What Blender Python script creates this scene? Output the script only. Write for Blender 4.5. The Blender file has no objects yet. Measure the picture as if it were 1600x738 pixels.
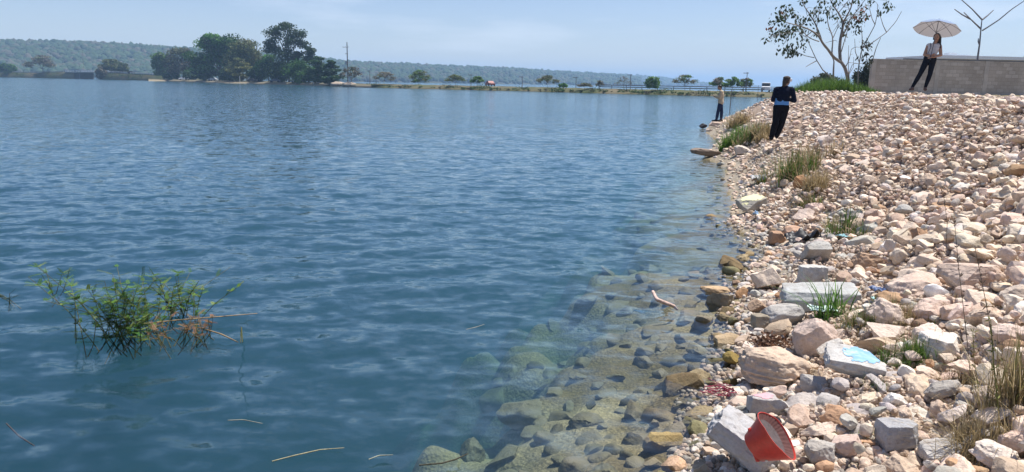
import bpy, bmesh, math, random
import numpy as np
from mathutils import Vector, Matrix

S = bpy.context.scene
COL = S.collection
rng = np.random.default_rng(11)
rad = math.radians

# ------------------------------------------------------------------ camera
HC = 2.1                      # eye height above the water
FPX = 1200.0                  # focal length in photograph pixels (1600 wide)
PITCH, ROLL = math.atan(239 / FPX), rad(1.0)
_F = np.array([0, math.cos(PITCH), -math.sin(PITCH)])
_U0 = np.array([0, math.sin(PITCH), math.cos(PITCH)])
_R0 = np.array([1.0, 0, 0])
_R = _R0 * math.cos(ROLL) + _U0 * math.sin(ROLL)
_U = -_R0 * math.sin(ROLL) + _U0 * math.cos(ROLL)
CAMP = np.array([0, 0, HC])
cd = bpy.data.cameras.new('camera')
cd.sensor_width = 36; cd.lens = 36 * FPX / 1600; cd.clip_start = 0.05; cd.clip_end = 40000
cam = bpy.data.objects.new('camera', cd); COL.objects.link(cam)
M = Matrix(((_R[0], _U[0], -_F[0], 0), (_R[1], _U[1], -_F[1], 0), (_R[2], _U[2], -_F[2], HC), (0, 0, 0, 1)))
cam.matrix_world = M
S.camera = cam

# ------------------------------------------------------------------ light
SUN_EL, SUN_AZ = rad(66), rad(64)        # azimuth clockwise from +Y (away from the camera), towards +X
sd_ = np.array([math.sin(SUN_AZ) * math.cos(SUN_EL), math.cos(SUN_AZ) * math.cos(SUN_EL), math.sin(SUN_EL)])
sl = bpy.data.lights.new('sun', 'SUN'); sl.energy = 4.9; sl.angle = rad(0.53); sl.color = (1, .955, .89)
so = bpy.data.objects.new('sun', sl); COL.objects.link(so)
so.rotation_euler = Vector(sd_).to_track_quat('Z', 'Y').to_euler()
so.location = (30, 40, 90)
W = bpy.data.worlds.new('World'); S.world = W; W.use_nodes = True
nt = W.node_tree; nt.nodes.clear()
sky = nt.nodes.new('ShaderNodeTexSky'); sky.sky_type = 'NISHITA'; sky.sun_disc = False
sky.sun_elevation = SUN_EL; sky.sun_rotation = SUN_AZ
sky.air_density = 1.0; sky.dust_density = 0.25; sky.ozone_density = 3.0
wtc = nt.nodes.new('ShaderNodeTexCoord')
wmap = nt.nodes.new('ShaderNodeMapping'); wmap.inputs['Scale'].default_value = (1.5, 1.5, 9)
wn = nt.nodes.new('ShaderNodeTexNoise'); wn.inputs['Scale'].default_value = 2.4; wn.inputs['Detail'].default_value = 7; wn.inputs['Roughness'].default_value = .55
wr = nt.nodes.new('ShaderNodeValToRGB'); wr.color_ramp.elements[0].position = .52; wr.color_ramp.elements[1].position = .78
wr.color_ramp.elements[0].color = (0, 0, 0, 1); wr.color_ramp.elements[1].color = (.5, .5, .5, 1)
wmix = nt.nodes.new('ShaderNodeMixRGB'); wmix.inputs[2].default_value = (8.6, 9.0, 9.8, 1)
bg = nt.nodes.new('ShaderNodeBackground'); bg.inputs[1].default_value = 0.088
wo = nt.nodes.new('ShaderNodeOutputWorld')
L = nt.links.new
L(wtc.outputs['Generated'], wmap.inputs[0]); L(wmap.outputs[0], wn.inputs[0]); L(wn.outputs[0], wr.inputs[0])
L(wr.outputs[0], wmix.inputs[0]); wtn = nt.nodes.new('ShaderNodeMixRGB'); wtn.blend_type = 'MULTIPLY'; wtn.inputs[0].default_value = 1; wtn.inputs[2].default_value = (.97, .92, 1.025, 1); L(sky.outputs[0], wtn.inputs[1]); L(wtn.outputs[0], wmix.inputs[1]); L(wmix.outputs[0], bg.inputs[0]); L(bg.outputs[0], wo.inputs[0])
S.view_settings.view_transform = 'Standard'; S.view_settings.look = 'None'
S.view_settings.gamma = 1; S.view_settings.use_curve_mapping = False
S.view_settings.exposure = 0.5
S.render.engine = 'CYCLES'
S.cycles.max_bounces = 7; S.cycles.transparent_max_bounces = 12; S.cycles.volume_bounces = 1
S.cycles.caustics_reflective = False; S.cycles.caustics_refractive = False
S.cycles.use_denoising = True

# ------------------------------------------------------------------ picture <-> place
def ray(px, py):
    return _F + _R * ((px - 800) / FPX) + _U * ((369 - py) / FPX)
def ground(px, py, z=0.0):
    d = ray(px, py); t = (z - HC) / d[2]; return CAMP + d * t
def at_depth(px, py, Y):
    d = ray(px, py); return CAMP + d * (Y / d[1])
def project(P):
    P = np.asarray(P, float) - CAMP
    f = P @ _F
    return 800 + FPX * (P @ _R) / f, 369 - FPX * (P @ _U) / f, f

# ------------------------------------------------------------------ noise
def _h(ix, iy, iz, seed):
    n = (ix * 374761393 + iy * 668265263 + iz * 2147483647 + seed * 1274126177) & 0xffffffff
    n = ((n ^ (n >> 13)) * 1274126177) & 0xffffffff
    n = n ^ (n >> 16)
    return (n & 0xffff) / 32767.5 - 1
def noise3(P, seed=0):
    P = np.asarray(P, float); i = np.floor(P).astype(np.int64); f = P - i; f = f * f * (3 - 2 * f)
    r = 0
    for a in (0, 1):
        for b in (0, 1):
            for c in (0, 1):
                w = (f[:, 0] if a else 1 - f[:, 0]) * (f[:, 1] if b else 1 - f[:, 1]) * (f[:, 2] if c else 1 - f[:, 2])
                r = r + w * _h(i[:, 0] + a, i[:, 1] + b, i[:, 2] + c, seed)
    return r
def fbm(P, seed=0, o=3):
    r, a, P = 0, 1, np.asarray(P, float)
    for k in range(o): r = r + a * noise3(P, seed + k); P = P * 2.03; a *= .5
    return r
def n2(x, y, sc, seed=0, o=3):
    x = np.asarray(x, float); y = np.asarray(y, float)
    return fbm(np.stack([x.ravel() * sc, y.ravel() * sc, np.zeros(x.size) + seed * 7.3], 1), seed, o).reshape(x.shape)

# ------------------------------------------------------------------ mesh building
def U(a, b): return float(rng.uniform(a, b))
class MB:
    def __init__(s): s.V = []; s.F = []; s.T = []; s.n = 0; s.m = []
    def add(s, V, F, tint=None, mi=0):
        V = np.asarray(V, float).reshape(-1, 3)
        F = np.asarray(F, np.int64)
        s.V.append(V); s.F.append(F + s.n); s.m.append(np.full(len(F), mi))
        t = np.ones((len(V), 3)) if tint is None else np.broadcast_to(np.asarray(tint, float), (len(V), 3))
        s.T.append(t); s.n += len(V)
    def box(s, c, size, rz=0, tint=None, taper=1.0, mi=0, R=None):
        x, y, z = [v / 2 for v in size]
        V = np.array([[-x, -y, -z], [x, -y, -z], [x, y, -z], [-x, y, -z], [-x * taper, -y * taper, z], [x * taper, -y * taper, z], [x * taper, y * taper, z], [-x * taper, y * taper, z]])
        if R is not None: V = V @ np.asarray(R).T
        ca, sa = math.cos(rz), math.sin(rz)
        V = V @ np.array([[ca, sa, 0], [-sa, ca, 0], [0, 0, 1]]) + np.asarray(c)
        s.add(V, [[0, 3, 2, 1], [4, 5, 6, 7], [0, 1, 5, 4], [1, 2, 6, 5], [2, 3, 7, 6], [3, 0, 4, 7]], tint, mi)
    def tube(s, P, r, n=6, tint=None, cap=True):
        P = np.asarray(P, float); k = len(P)
        r = np.broadcast_to(np.asarray(r, float), (k,))
        T = np.gradient(P, axis=0); T /= np.linalg.norm(T, axis=1)[:, None] + 1e-9
        ref = np.array([0, 0, 1.]) if abs(T[0][2]) < .9 else np.array([1., 0, 0])
        A = np.cross(T, ref); bad = np.linalg.norm(A, axis=1) < .05
        A[bad] = np.cross(T[bad], [0.3, 1., 0]); A /= np.linalg.norm(A, axis=1)[:, None] + 1e-9
        B = np.cross(T, A)
        th = np.arange(n) * 2 * math.pi / n
        V = (P[:, None] + r[:, None, None] * (np.cos(th)[None, :, None] * A[:, None] + np.sin(th)[None, :, None] * B[:, None])).reshape(-1, 3)
        i = np.arange(k - 1)[:, None] * n; j = np.arange(n)[None]; j2 = (j + 1) % n
        F = np.stack([i + j, i + j2, i + n + j2, i + n + j], -1).reshape(-1, 4)
        s.add(V, F, tint)
        if cap:
            s.add(np.vstack([V[:n], P[:1]]), [[a, n, (a + 1) % n] for a in range(n)][::-1] if False else [[(a + 1) % n, a, n] for a in range(n)], None if tint is None else tint)
            s.add(np.vstack([V[-n:], P[-1:]]), [[a, (a + 1) % n, n] for a in range(n)], None if tint is None else tint)
    def capsule(s, a, b, ra, rb, n=14, sq=None):
        a = np.asarray(a, float); b = np.asarray(b, float); d = b - a; l = np.linalg.norm(d) + 1e-9; d = d / l
        pts, rr = [], []
        for t in (90, 70, 45, 20): pts.append(a - d * ra * math.sin(rad(t))); rr.append(max(ra * math.cos(rad(t)), ra * .03))
        pts.append(a); rr.append(ra); pts.append((a + b) / 2); rr.append((ra + rb) / 2); pts.append(b); rr.append(rb)
        for t in (20, 45, 70, 90): pts.append(b + d * rb * math.sin(rad(t))); rr.append(max(rb * math.cos(rad(t)), rb * .03))
        P = np.array(pts); ref = np.array([0, 1., 0]) if abs(d[1]) < .8 else np.array([1., 0, 0])
        A = np.cross(d, ref); A /= np.linalg.norm(A); B = np.cross(d, A)
        if sq: B = B * sq                                   # flattened along B (front-back)
        th = np.arange(n) * 2 * math.pi / n; R_ = np.array(rr)
        V = (P[:, None] + R_[:, None, None] * (np.cos(th)[None, :, None] * A + np.sin(th)[None, :, None] * B)).reshape(-1, 3)
        k = len(P); i = np.arange(k - 1)[:, None] * n; j = np.arange(n)[None]; j2 = (j + 1) % n
        s.add(V, np.stack([i + j, i + j2, i + n + j2, i + n + j], -1).reshape(-1, 4))
        s.add(V[:n], [list(range(n))[::-1]]); s.add(V[-n:], [list(range(n))])
    def ico(s, c, r, sub=3, tint=None, R=None):
        V, F = ICO(sub); V = V * np.asarray(r)
        if R is not None: V = V @ np.asarray(R).T
        s.add(V + np.asarray(c), F, tint)
    def mesh(s, name, smooth=False, sharp=None):
        me = bpy.data.meshes.new(name)
        V = np.vstack(s.V); me.vertices.add(len(V)); me.vertices.foreach_set('co', V.ravel())
        tot = np.concatenate([np.full(len(f), f.shape[1]) for f in s.F]); idx = np.concatenate([f.ravel() for f in s.F])
        me.loops.add(len(idx)); me.loops.foreach_set('vertex_index', idx.astype(np.int32))
        me.polygons.add(len(tot)); st = np.concatenate([[0], np.cumsum(tot)[:-1]])
        me.polygons.foreach_set('loop_start', st.astype(np.int32))
        me.polygons.foreach_set('loop_total', tot.astype(np.int32))
        me.polygons.foreach_set('material_index', np.concatenate(s.m).astype(np.int32))
        me.polygons.foreach_set('use_smooth', np.full(len(tot), bool(smooth)))
        me.update(calc_edges=True)
        T = np.vstack(s.T); at = me.color_attributes.new('tint', 'FLOAT_COLOR', 'POINT')
        at.data.foreach_set('color', np.hstack([T, np.ones((len(T), 1))]).ravel())
        me.validate()
        if smooth and sharp: me.set_sharp_from_angle(angle=rad(sharp))
        return me
    def build(s, name, mat, parent=None, smooth=False, sharp=None, loc=None):
        o = bpy.data.objects.new(name, s.mesh(name, smooth, sharp)); COL.objects.link(o)
        for m in (mat if isinstance(mat, (list, tuple)) else [mat]): o.data.materials.append(m)
        if parent: o.parent = parent
        if loc is not None: o.location = loc
        return o
_ico = {}
def ICO(sub):
    if sub not in _ico:
        bm = bmesh.new(); bmesh.ops.create_icosphere(bm, subdivisions=sub, radius=1)
        _ico[sub] = (np.array([v.co[:] for v in bm.verts]), np.array([[v.index for v in f.verts] for f in bm.faces])); bm.free()
    return _ico[sub]
def rotm(ax, ay, az):
    return np.array(Matrix.Rotation(az, 3, 'Z') @ Matrix.Rotation(ay, 3, 'Y') @ Matrix.Rotation(ax, 3, 'X'))
def rand_rot(g=None):
    q = (g or rng).normal(size=4); q /= np.linalg.norm(q)
    from mathutils import Quaternion
    return np.array(Quaternion(q).to_matrix())
def tag(o, label=None, cat=None, group=None, kind=None):
    if label: o['label'] = label
    if cat: o['category'] = cat
    if group: o['group'] = group
    if kind: o['kind'] = kind
    return o
def thing(name, label, cat, loc=(0, 0, 0), rz=0, group=None):
    o = bpy.data.objects.new(name, None); COL.objects.link(o); o.empty_display_size = .2
    o.location = tuple(float(v) for v in loc); o.rotation_euler = (0, 0, rz); return tag(o, label, cat, group)
def remeshed(mb, voxel, it=4, fac=.5):
    me = mb.mesh('tmp'); o = bpy.data.objects.new('tmp', me); COL.objects.link(o)
    r = o.modifiers.new('r', 'REMESH'); r.mode = 'VOXEL'; r.voxel_size = voxel
    sm = o.modifiers.new('s', 'SMOOTH'); sm.factor = fac; sm.iterations = it
    dg = bpy.context.evaluated_depsgraph_get()
    out = bpy.data.meshes.new_from_object(o.evaluated_get(dg))
    bpy.data.objects.remove(o); bpy.data.meshes.remove(me)
    out.polygons.foreach_set('use_smooth', [True] * len(out.polygons))
    return out
def obj_from(name, me, mats, parent=None):
    o = bpy.data.objects.new(name, me); COL.objects.link(o); me.name = name; me.materials.clear()
    for m in (mats if isinstance(mats, (list, tuple)) else [mats]): me.materials.append(m)
    if parent: o.parent = parent
    return o

# ------------------------------------------------------------------ materials
class NT:
    def __init__(s, name):
        s.m = bpy.data.materials.new(name); s.m.use_nodes = True; s.t = s.m.node_tree; s.t.nodes.clear()
        s.out = s.n('OutputMaterial')
    def n(s, k, **kw):
        x = s.t.nodes.new('ShaderNode' + k)
        for a, b in kw.items():
            if a.startswith('i_'):
                key = a[2:]; x.inputs[int(key) if key.isdigit() else key.replace('_', ' ')].default_value = b
            else: setattr(x, a, b)
        return x
    def l(s, a, b): s.t.links.new(a, b)
    def noise(s, vec, scale, detail=4, rough=.55, w=None):
        x = s.n('TexNoise'); x.inputs['Scale'].default_value = scale; x.inputs['Detail'].default_value = detail; x.inputs['Roughness'].default_value = rough
        if w is not None: x.noise_dimensions = '4D'; s.l(w, x.inputs['W'])
        if vec is not None: s.l(vec, x.inputs['Vector'])
        return x.outputs['Fac']
    def ramp(s, v, pts):
        r = s.n('ValToRGB'); e = r.color_ramp.elements
        while len(e) < len(pts): e.new(.5)
        for q, (p, c) in zip(e, pts): q.position = p; q.color = (c, c, c, 1) if np.isscalar(c) else (*c, 1)
        s.l(v, r.inputs[0]); return r.outputs[0]
    def mix(s, f, a, b, mode='MIX'):
        x = s.n('MixRGB', blend_type=mode)
        for k, v in zip((0, 1, 2), (f, a, b)):
            if isinstance(v, (int, float)): x.inputs[k].default_value = v if k == 0 else (v, v, v, 1)
            elif isinstance(v, tuple): x.inputs[k].default_value = (*v, 1)
            else: s.l(v, x.inputs[k])
        return x.outputs[0]
    def math(s, op, a, b=0.0, clamp=False):
        x = s.n('Math', operation=op, use_clamp=clamp)
        for k, v in zip((0, 1), (a, b)):
            if isinstance(v, (int, float)): x.inputs[k].default_value = v
            else: s.l(v, x.inputs[k])
        return x.outputs[0]
    def bump(s, h, strength=.5, dist=.02, prev=None):
        b = s.n('Bump'); b.inputs['Strength'].default_value = strength; b.inputs['Distance'].default_value = dist
        s.l(h, b.inputs['Height'])
        if prev is not None: s.l(prev, b.inputs['Normal'])
        return b.outputs[0]
    def tint(s):
        return s.n('VertexColor', layer_name='tint').outputs[0]
    def principled(s, col, rough=.7, normal=None, spec=.3, metal=0):
        p = s.n('BsdfPrincipled')
        for key, v in (('Base Color', col), ('Roughness', rough), ('Specular IOR Level', spec), ('Metallic', metal)):
            if isinstance(v, (int, float)): p.inputs[key].default_value = v
            elif isinstance(v, tuple): p.inputs[key].default_value = (*v, 1)
            else: s.l(v, p.inputs[key])
        if normal is not None: s.l(normal, p.inputs['Normal'])
        s.l(p.outputs[0], s.out.inputs['Surface']); return s.m

def m_plain(name, col, rough=.6, var=.25, scale=12, spec=.3, metal=0, bump=.15):
    t = NT(name); c = t.n('TexCoord').outputs['Object']
    f = t.noise(c, scale, 4); k = t.ramp(f, [(.3, 1 - var), (.7, 1 + var * .6)])
    return t.principled(t.mix(1, col, k, 'MULTIPLY'), rough, t.bump(f, bump, .01), spec, metal)

def m_rock(name='limestone', pit=1.0):
    t = NT(name); c = t.n('TexCoord').outputs['Object']; w = t.math('MULTIPLY', t.n('ObjectInfo').outputs['Random'], 60.0)
    big = t.noise(c, 5, 4, .6, w); mid = t.noise(c, 19, 6, .68, w); fine = t.noise(c, 85, 5, .7, w)
    vo = t.n('TexVoronoi', voronoi_dimensions='4D'); vo.inputs['Scale'].default_value = 34; t.l(c, vo.inputs['Vector']); t.l(w, vo.inputs['W'])
    pits = t.ramp(vo.outputs['Distance'], [(.05, 0.0), (.32, 1.0)])
    col = t.mix(1, t.tint(), t.ramp(big, [(.3, (.82, .78, .74)), (.5, (1, 1, 1)), (.72, (1.1, 1.08, 1.06))]), 'MULTIPLY')
    col = t.mix(1, col, t.ramp(mid, [(.28, (.60, .545, .50)), (.42, (.95, .93, .91)), (.7, (1.12, 1.12, 1.12))]), 'MULTIPLY')
    col = t.mix(t.ramp(t.noise(c, 9, 5, .7, t.math('ADD', w, 9.0)), [(.58, 0.0), (.74, .32)]), col, (.40, .25, .15), 'MIX')
    col = t.mix(1, col, t.ramp(fine, [(.3, .82), (.6, 1.06)]), 'MULTIPLY')
    # wet, algae-covered stone at and below the water line
    z = t.n('SeparateXYZ'); t.l(t.n('NewGeometry').outputs['Position'], z.inputs[0])
    zz = t.math('ADD', z.outputs[2], t.math('MULTIPLY', t.math('SUBTRACT', mid, .5), .18))
    wet = t.ramp(t.math('MULTIPLY_ADD', zz, 4.0), [(0.0, 1.0), (.30, .75), (.58, 0.0)])
    wet = t.math('MULTIPLY', wet, .85)
    alg = t.ramp(big, [(.38, (.085, .075, .045)), (.52, (.16, .14, .08)), (.66, (.205, .18, .125))])
    col = t.mix(wet, col, alg, 'MIX')
    rough = t.math('SUBTRACT', .86, t.math('MULTIPLY', wet, .5))
    h = t.math('ADD', t.math('MULTIPLY', mid, .8), t.math('ADD', t.math('MULTIPLY', fine, .35), t.math('MULTIPLY', pits, .18 * pit)))
    return t.principled(col, rough, t.bump(h, .75, .022), .25)
M_ROCK = m_rock()

def m_leaf(name, trans=.35, rough=.55):
    t = NT(name); c = t.n('TexCoord').outputs['Object']
    col = t.mix(1, t.tint(), t.ramp(t.noise(c, 3, 3), [(.3, .8), (.7, 1.15)]), 'MULTIPLY')
    p = t.n('BsdfPrincipled'); p.inputs['Roughness'].default_value = rough; p.inputs['Specular IOR Level'].default_value = .3; t.l(col, p.inputs['Base Color'])
    tr = t.n('BsdfTranslucent'); t.l(col, tr.inputs[0]); mx = t.n('MixShader'); mx.inputs[0].default_value = trans
    t.l(p.outputs[0], mx.inputs[1]); t.l(tr.outputs[0], mx.inputs[2]); t.l(mx.outputs[0], t.out.inputs[0]); return t.m
M_LEAF = m_leaf('foliage'); M_GRASS = m_leaf('grass_blades', .4)
def m_tint(name, rough=.8, scale=6, var=.3, bump=.3, dist=.02, spec=.2):
    t = NT(name); c = t.n('TexCoord').outputs['Object']; f = t.noise(c, scale, 5, .6)
    return t.principled(t.mix(1, t.tint(), t.ramp(f, [(.3, 1 - var), (.7, 1 + var * .7)]), 'MULTIPLY'), rough, t.bump(f, bump, dist), spec)
M_BARK = m_tint('bark', .9, 14, .4, .5, .03)
M_PAINT = m_tint('tinted_paint', .45, 8, .12, .05, .01, .4)
M_CLOTH = m_tint('woven_cloth', .9, 30, .18, .35, .01, .1)

# ------------------------------------------------------------------ shoreline and terrain
SHORE_PX = [(1118, 738), (1112, 700), (1120, 650), (1112, 615), (1140, 590), (1152, 560), (1152, 530), (1160, 490), (1150, 455), (1172, 425), (1194, 398), (1172, 370), (1134, 350),
            (1146, 315), (1132, 288), (1135, 264), (1100, 244), (1122, 222), (1100, 206), (1112, 193), (1152, 178), (1180, 166)]
sp = [ground(x, y)[:2] for x, y in SHORE_PX]
SHORE = np.array([(-420., -2600.), (-40., -260.), (-2.6, -22.), (-.5, -4.), (.15, 0.), (.7, 2.2)] + [tuple(p) for p in sp] + [(40., 125.), (58., 176.), (110., 330.), (700., 1700.), (3500., 8000.)])
def sdist(x, y):
    x = np.asarray(x, float); y = np.asarray(y, float); best = np.full(x.shape, 1e18); sgn = np.ones(x.shape)
    for a, b in zip(SHORE[:-1], SHORE[1:]):
        d = b - a; l2 = d @ d
        t = np.clip(((x - a[0]) * d[0] + (y - a[1]) * d[1]) / l2, 0, 1)
        ex = x - a[0] - t * d[0]; ey = y - a[1] - t * d[1]; q = ex * ex + ey * ey
        c = d[0] * (y - a[1]) - d[1] * (x - a[0])
        m = q < best; best = np.where(m, q, best); sgn = np.where(m, np.where(c < 0, 1, -1), sgn)
    return np.sqrt(best) * sgn
def terrain(x, y, detail=True):
    x = np.asarray(x, float); y = np.asarray(y, float); s = sdist(x, y)
    w = np.interp(y, [8.5, 14], [1.35, .45])
    z = np.where(s < w, .25 * s, .25 * w + .52 * (s - w))
    k = .13
    z = 1.86 - k * np.logaddexp(0, np.clip((1.86 - z) / k, -50, 50))
    sq = s + np.clip(-s, 0, 1.2) * (.42 * n2(x, y, .55, 15) + .34 * n2(x, y, 1.7, 16, 2)); u = np.where(sq > -1.5, .29 * sq, -.435 + .95 * (sq + 1.5)); u = np.clip(u, -4.0, -.002)
    z = np.where(s > 0, z, u)
    if detail:
        near = np.clip(1.5 - np.hypot(x, y) / 90, 0, 1)
        z = z + near * (np.clip(s, .0, .5) * 2 * .055 * n2(x, y, 2.2, 3) + np.clip((s + 2.5) / 2, 0, 1) * .03 * n2(x, y, 5, 5) + np.clip(s - 3, 0, 1) * .05 * n2(x, y, .5, 8))
    return z
def tz(x, y): return float(terrain(np.array([x]), np.array([y]))[0])
def hit(px, py):
    d = ray(px, py); t = np.concatenate([np.arange(2, 12, .01), np.arange(12, 60, .03), np.arange(60, 400, .2)])
    P = CAMP + t[:, None] * d; g = terrain(P[:, 0], P[:, 1]); g = np.maximum(g, -.5)
    k = np.argmax(P[:, 2] < g); return P[k] if P[k, 2] < g[k] else P[-1]

def hitbed(px, py):
    d = ray(px, py); t = np.arange(2, 60, .01); P = CAMP + t[:, None] * d; g = terrain(P[:, 0], P[:, 1]); k = np.argmax(P[:, 2] < g); return P[k]
def polar(thd, rr, coarse=26):
    th = np.concatenate([np.linspace(-math.pi, -rad(52), coarse)[:-1], np.linspace(-rad(52), rad(52), thd), np.linspace(rad(52), math.pi, coarse)[1:-1]])
    X = rr[:, None] * np.sin(th); Y = rr[:, None] * np.cos(th); n = len(th); k = len(rr)
    i = np.arange(k - 1)[:, None] * n; j = np.arange(n)[None]; j2 = (j + 1) % n
    F = np.stack([i + j, i + j2, i + n + j2, i + n + j], -1).reshape(-1, 4)
    return X, Y, F, n
def radii(r0, k, stop, far, mn):
    r = [r0]
    while r[-1] < stop: r.append(r[-1] + max(mn, r[-1] ** 2 / 1613 * k))
    g = max(1.06, 1 + (r[-1] - r[-2]) / r[-1] * 1.3)
    while r[-1] < far: r.append(r[-1] * g)
    return np.array(r)
# ground sheet: lake bed, bank, plateau, out to the horizon
rr = radii(.6, 2.2, 60, 9000, .045)
X, Y, F, n = polar(420, rr); Z = terrain(X, Y); SD = sdist(X, Y)
mb = MB()
tt = np.zeros(X.shape + (3,))
nz = n2(X, Y, 1.3, 21)[..., None]
tan = np.array([.42, .32, .245]); grey = np.array([.38, .325, .25]); silt = np.array([.33, .27, .155]); deep = np.array([.07, .09, .06]); field = np.array([.24, .2, .12])
s_ = SD[..., None]
tt = np.where(s_ > 1.3, tan, grey) + .05 * nz
tt = np.where(s_ > 9, field + .04 * nz, tt)
tt = np.where(s_ < 0, silt * (1 + .3 * nz), tt); al = np.clip(n2(X, Y, 1.1, 44)[..., None] * 2.2, 0, .8); tt = np.where(s_ < 0, tt * (1 - al) + np.array([.17, .125, .05]) * al, tt)
tt = np.where(s_ < -3.5, deep, tt)
mb.add(np.stack([X, Y, Z], -1), F, tt.reshape(-1, 3)); cidx = mb.n
mb.add(np.vstack([np.stack([X[0], Y[0], Z[0]], -1), [[0, 0, tz(0, 0)]]]), [[n, (a + 1) % n, a] for a in range(n)], grey)
t = NT('gravelly_soil'); c = t.n('TexCoord').outputs['Object']
g1 = t.noise(c, 26, 6, .7); g2 = t.noise(c, 110, 4, .7)
vo = t.n('TexVoronoi'); vo.inputs['Scale'].default_value = 38; t.l(c, vo.inputs[0])
colr = t.mix(1, t.tint(), t.ramp(g1, [(.3, .55), (.52, 1.0), (.72, 1.35)]), 'MULTIPLY')
colr = t.mix(.5, colr, t.mix(1, colr, t.ramp(vo.outputs['Distance'], [(0, 1.4), (.45, .55)]), 'MULTIPLY'))
hh = t.math('ADD', g1, t.math('MULTIPLY', t.math('SUBTRACT', 1.0, vo.outputs['Distance']), .5))
M_SOIL = t.principled(colr, .9, t.bump(hh, .7, .03), .15)
o = mb.build('ground', M_SOIL, smooth=True); tag(o, 'gravelly ground sheet: lake bed, rubble bank base and plateau', kind='structure')

# ------------------------------------------------------------------ water
rr = radii(.8, .85, 75, 9000, .018)
X, Y, F, n = polar(820, rr)
r_ = np.hypot(X, Y); sh = sdist(X, Y)
Z = np.zeros(X.shape); wg = np.random.default_rng(5)
for k in range(56):
    lam = .20 * (1.15 / .20) ** wg.uniform(0, 1); th = wg.normal(rad(14), rad(34)); a = .0033 * lam * wg.uniform(.6, 1.3)
    if lam > .9: a *= .75
    kx, ky = math.sin(th) * 2 * math.pi / lam, math.cos(th) * 2 * math.pi / lam
    fade = np.clip(1.6 - r_ / (34 * lam), 0, 1)
    wob = .6 * n2(X, Y, .35 / lam, 60 + k, 1) if k % 2 == 0 else 0
    ph = kx * X + ky * Y + wg.uniform(0, 6.28) + wob * 2.0
    Z += fade * a * np.sin(ph + .25 * np.sin(ph))
Z *= np.clip(.35 + (-sh) / 2.2, .3, 1) * (1 + .35 * n2(X, Y, .18, 90, 2))
Z = np.where(r_ > 150, 0, Z)
mb = MB(); mb.add(np.stack([X, Y, Z], -1), F)
mb.add(np.vstack([np.stack([X[0], Y[0], Z[0]], -1), [[0, 0, 0]]]), [[n, (a + 1) % n, a] for a in range(n)])
t = NT('lake_water'); geo = t.n('NewGeometry').outputs['Position']
mp = t.n('Mapping'); mp.inputs['Scale'].default_value = (.62, 1, 1); mp.inputs['Rotation'].default_value = (0, 0, rad(-12)); t.l(geo, mp.inputs[0])
w1 = t.noise(mp.outputs[0], 1.25, 3, .5); w2 = t.noise(mp.outputs[0], 4.2, 3, .55); w3 = t.noise(geo, 9, 3, .5)
def slopes(vec, scale, detail, kx, ky):
    nn = t.n('TexNoise'); nn.inputs['Scale'].default_value = scale; nn.inputs['Detail'].default_value = detail; nn.inputs['Roughness'].default_value = .5; t.l(vec, nn.inputs['Vector'])
    a = t.n('VectorMath', operation='SUBTRACT'); t.l(nn.outputs['Color'], a.inputs[0]); a.inputs[1].default_value = (.5, .5, .5)
    b = t.n('VectorMath', operation='MULTIPLY'); t.l(a.outputs[0], b.inputs[0]); b.inputs[1].default_value = (kx, ky, 0); return b.outputs[0]
def vadd(a, b): x = t.n('VectorMath', operation='ADD'); t.l(a, x.inputs[0]); t.l(b, x.inputs[1]); return x.outputs[0]
patch = t.ramp(t.noise(geo, .05, 3), [(.35, .75), (.65, 1.1)])
sl_ = vadd(slopes(mp.outputs[0], 4.0, 1.5, .32, .60), slopes(mp.outputs[0], 11, 2, .34, .56))
sc_ = t.n('VectorMath', operation='SCALE'); t.l(sl_, sc_.inputs[0]); t.l(patch, sc_.inputs['Scale'])
nv = vadd(t.n('NewGeometry').outputs['Normal'], sc_.outputs[0]); nm = t.n('VectorMath', operation='NORMALIZE'); t.l(nv, nm.inputs[0]); bn = nm.outputs[0]
fr = t.n('Fresnel'); fr.inputs['IOR'].default_value = 1.333; t.l(bn, fr.inputs['Normal'])
gl = t.n('BsdfGlossy'); gl.inputs['Roughness'].default_value = .085; gl.inputs['Color'].default_value = (.88, .96, 1, 1); t.l(bn, gl.inputs['Normal'])
tp = t.n('BsdfTransparent'); mx = t.n('MixShader'); t.l(fr.outputs[0], mx.inputs[0]); t.l(tp.outputs[0], mx.inputs[1]); t.l(gl.outputs[0], mx.inputs[2])
t.l(mx.outputs[0], t.out.inputs['Surface'])
vs = t.n('VolumeScatter'); vs.inputs['Color'].default_value = (.145, .265, .41, 1); vs.inputs['Density'].default_value = .29; vs.inputs['Anisotropy'].default_value = .2
va = t.n('VolumeAbsorption'); va.inputs['Color'].default_value = (.32, .66, .69, 1); va.inputs['Density'].default_value = .62
ad = t.n('AddShader'); t.l(vs.outputs[0], ad.inputs[0]); t.l(va.outputs[0], ad.inputs[1]); t.l(ad.outputs[0], t.out.inputs['Volume'])
o = mb.build('water', t.m, smooth=True); tag(o, 'rippled blue-green lake water', kind='structure')

# haze: one closed box of air around everything
mb = MB(); mb.box((0, 0, 52), (19000, 19000, 116))
t = NT('haze_air'); pv = t.n('VolumePrincipled'); pv.inputs['Color'].default_value = (.46, .70, 1, 1); pv.inputs['Density'].default_value = .00028
t.l(pv.outputs[0], t.out.inputs['Volume'])
tag(mb.build('haze', t.m), kind='stuff')

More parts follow.
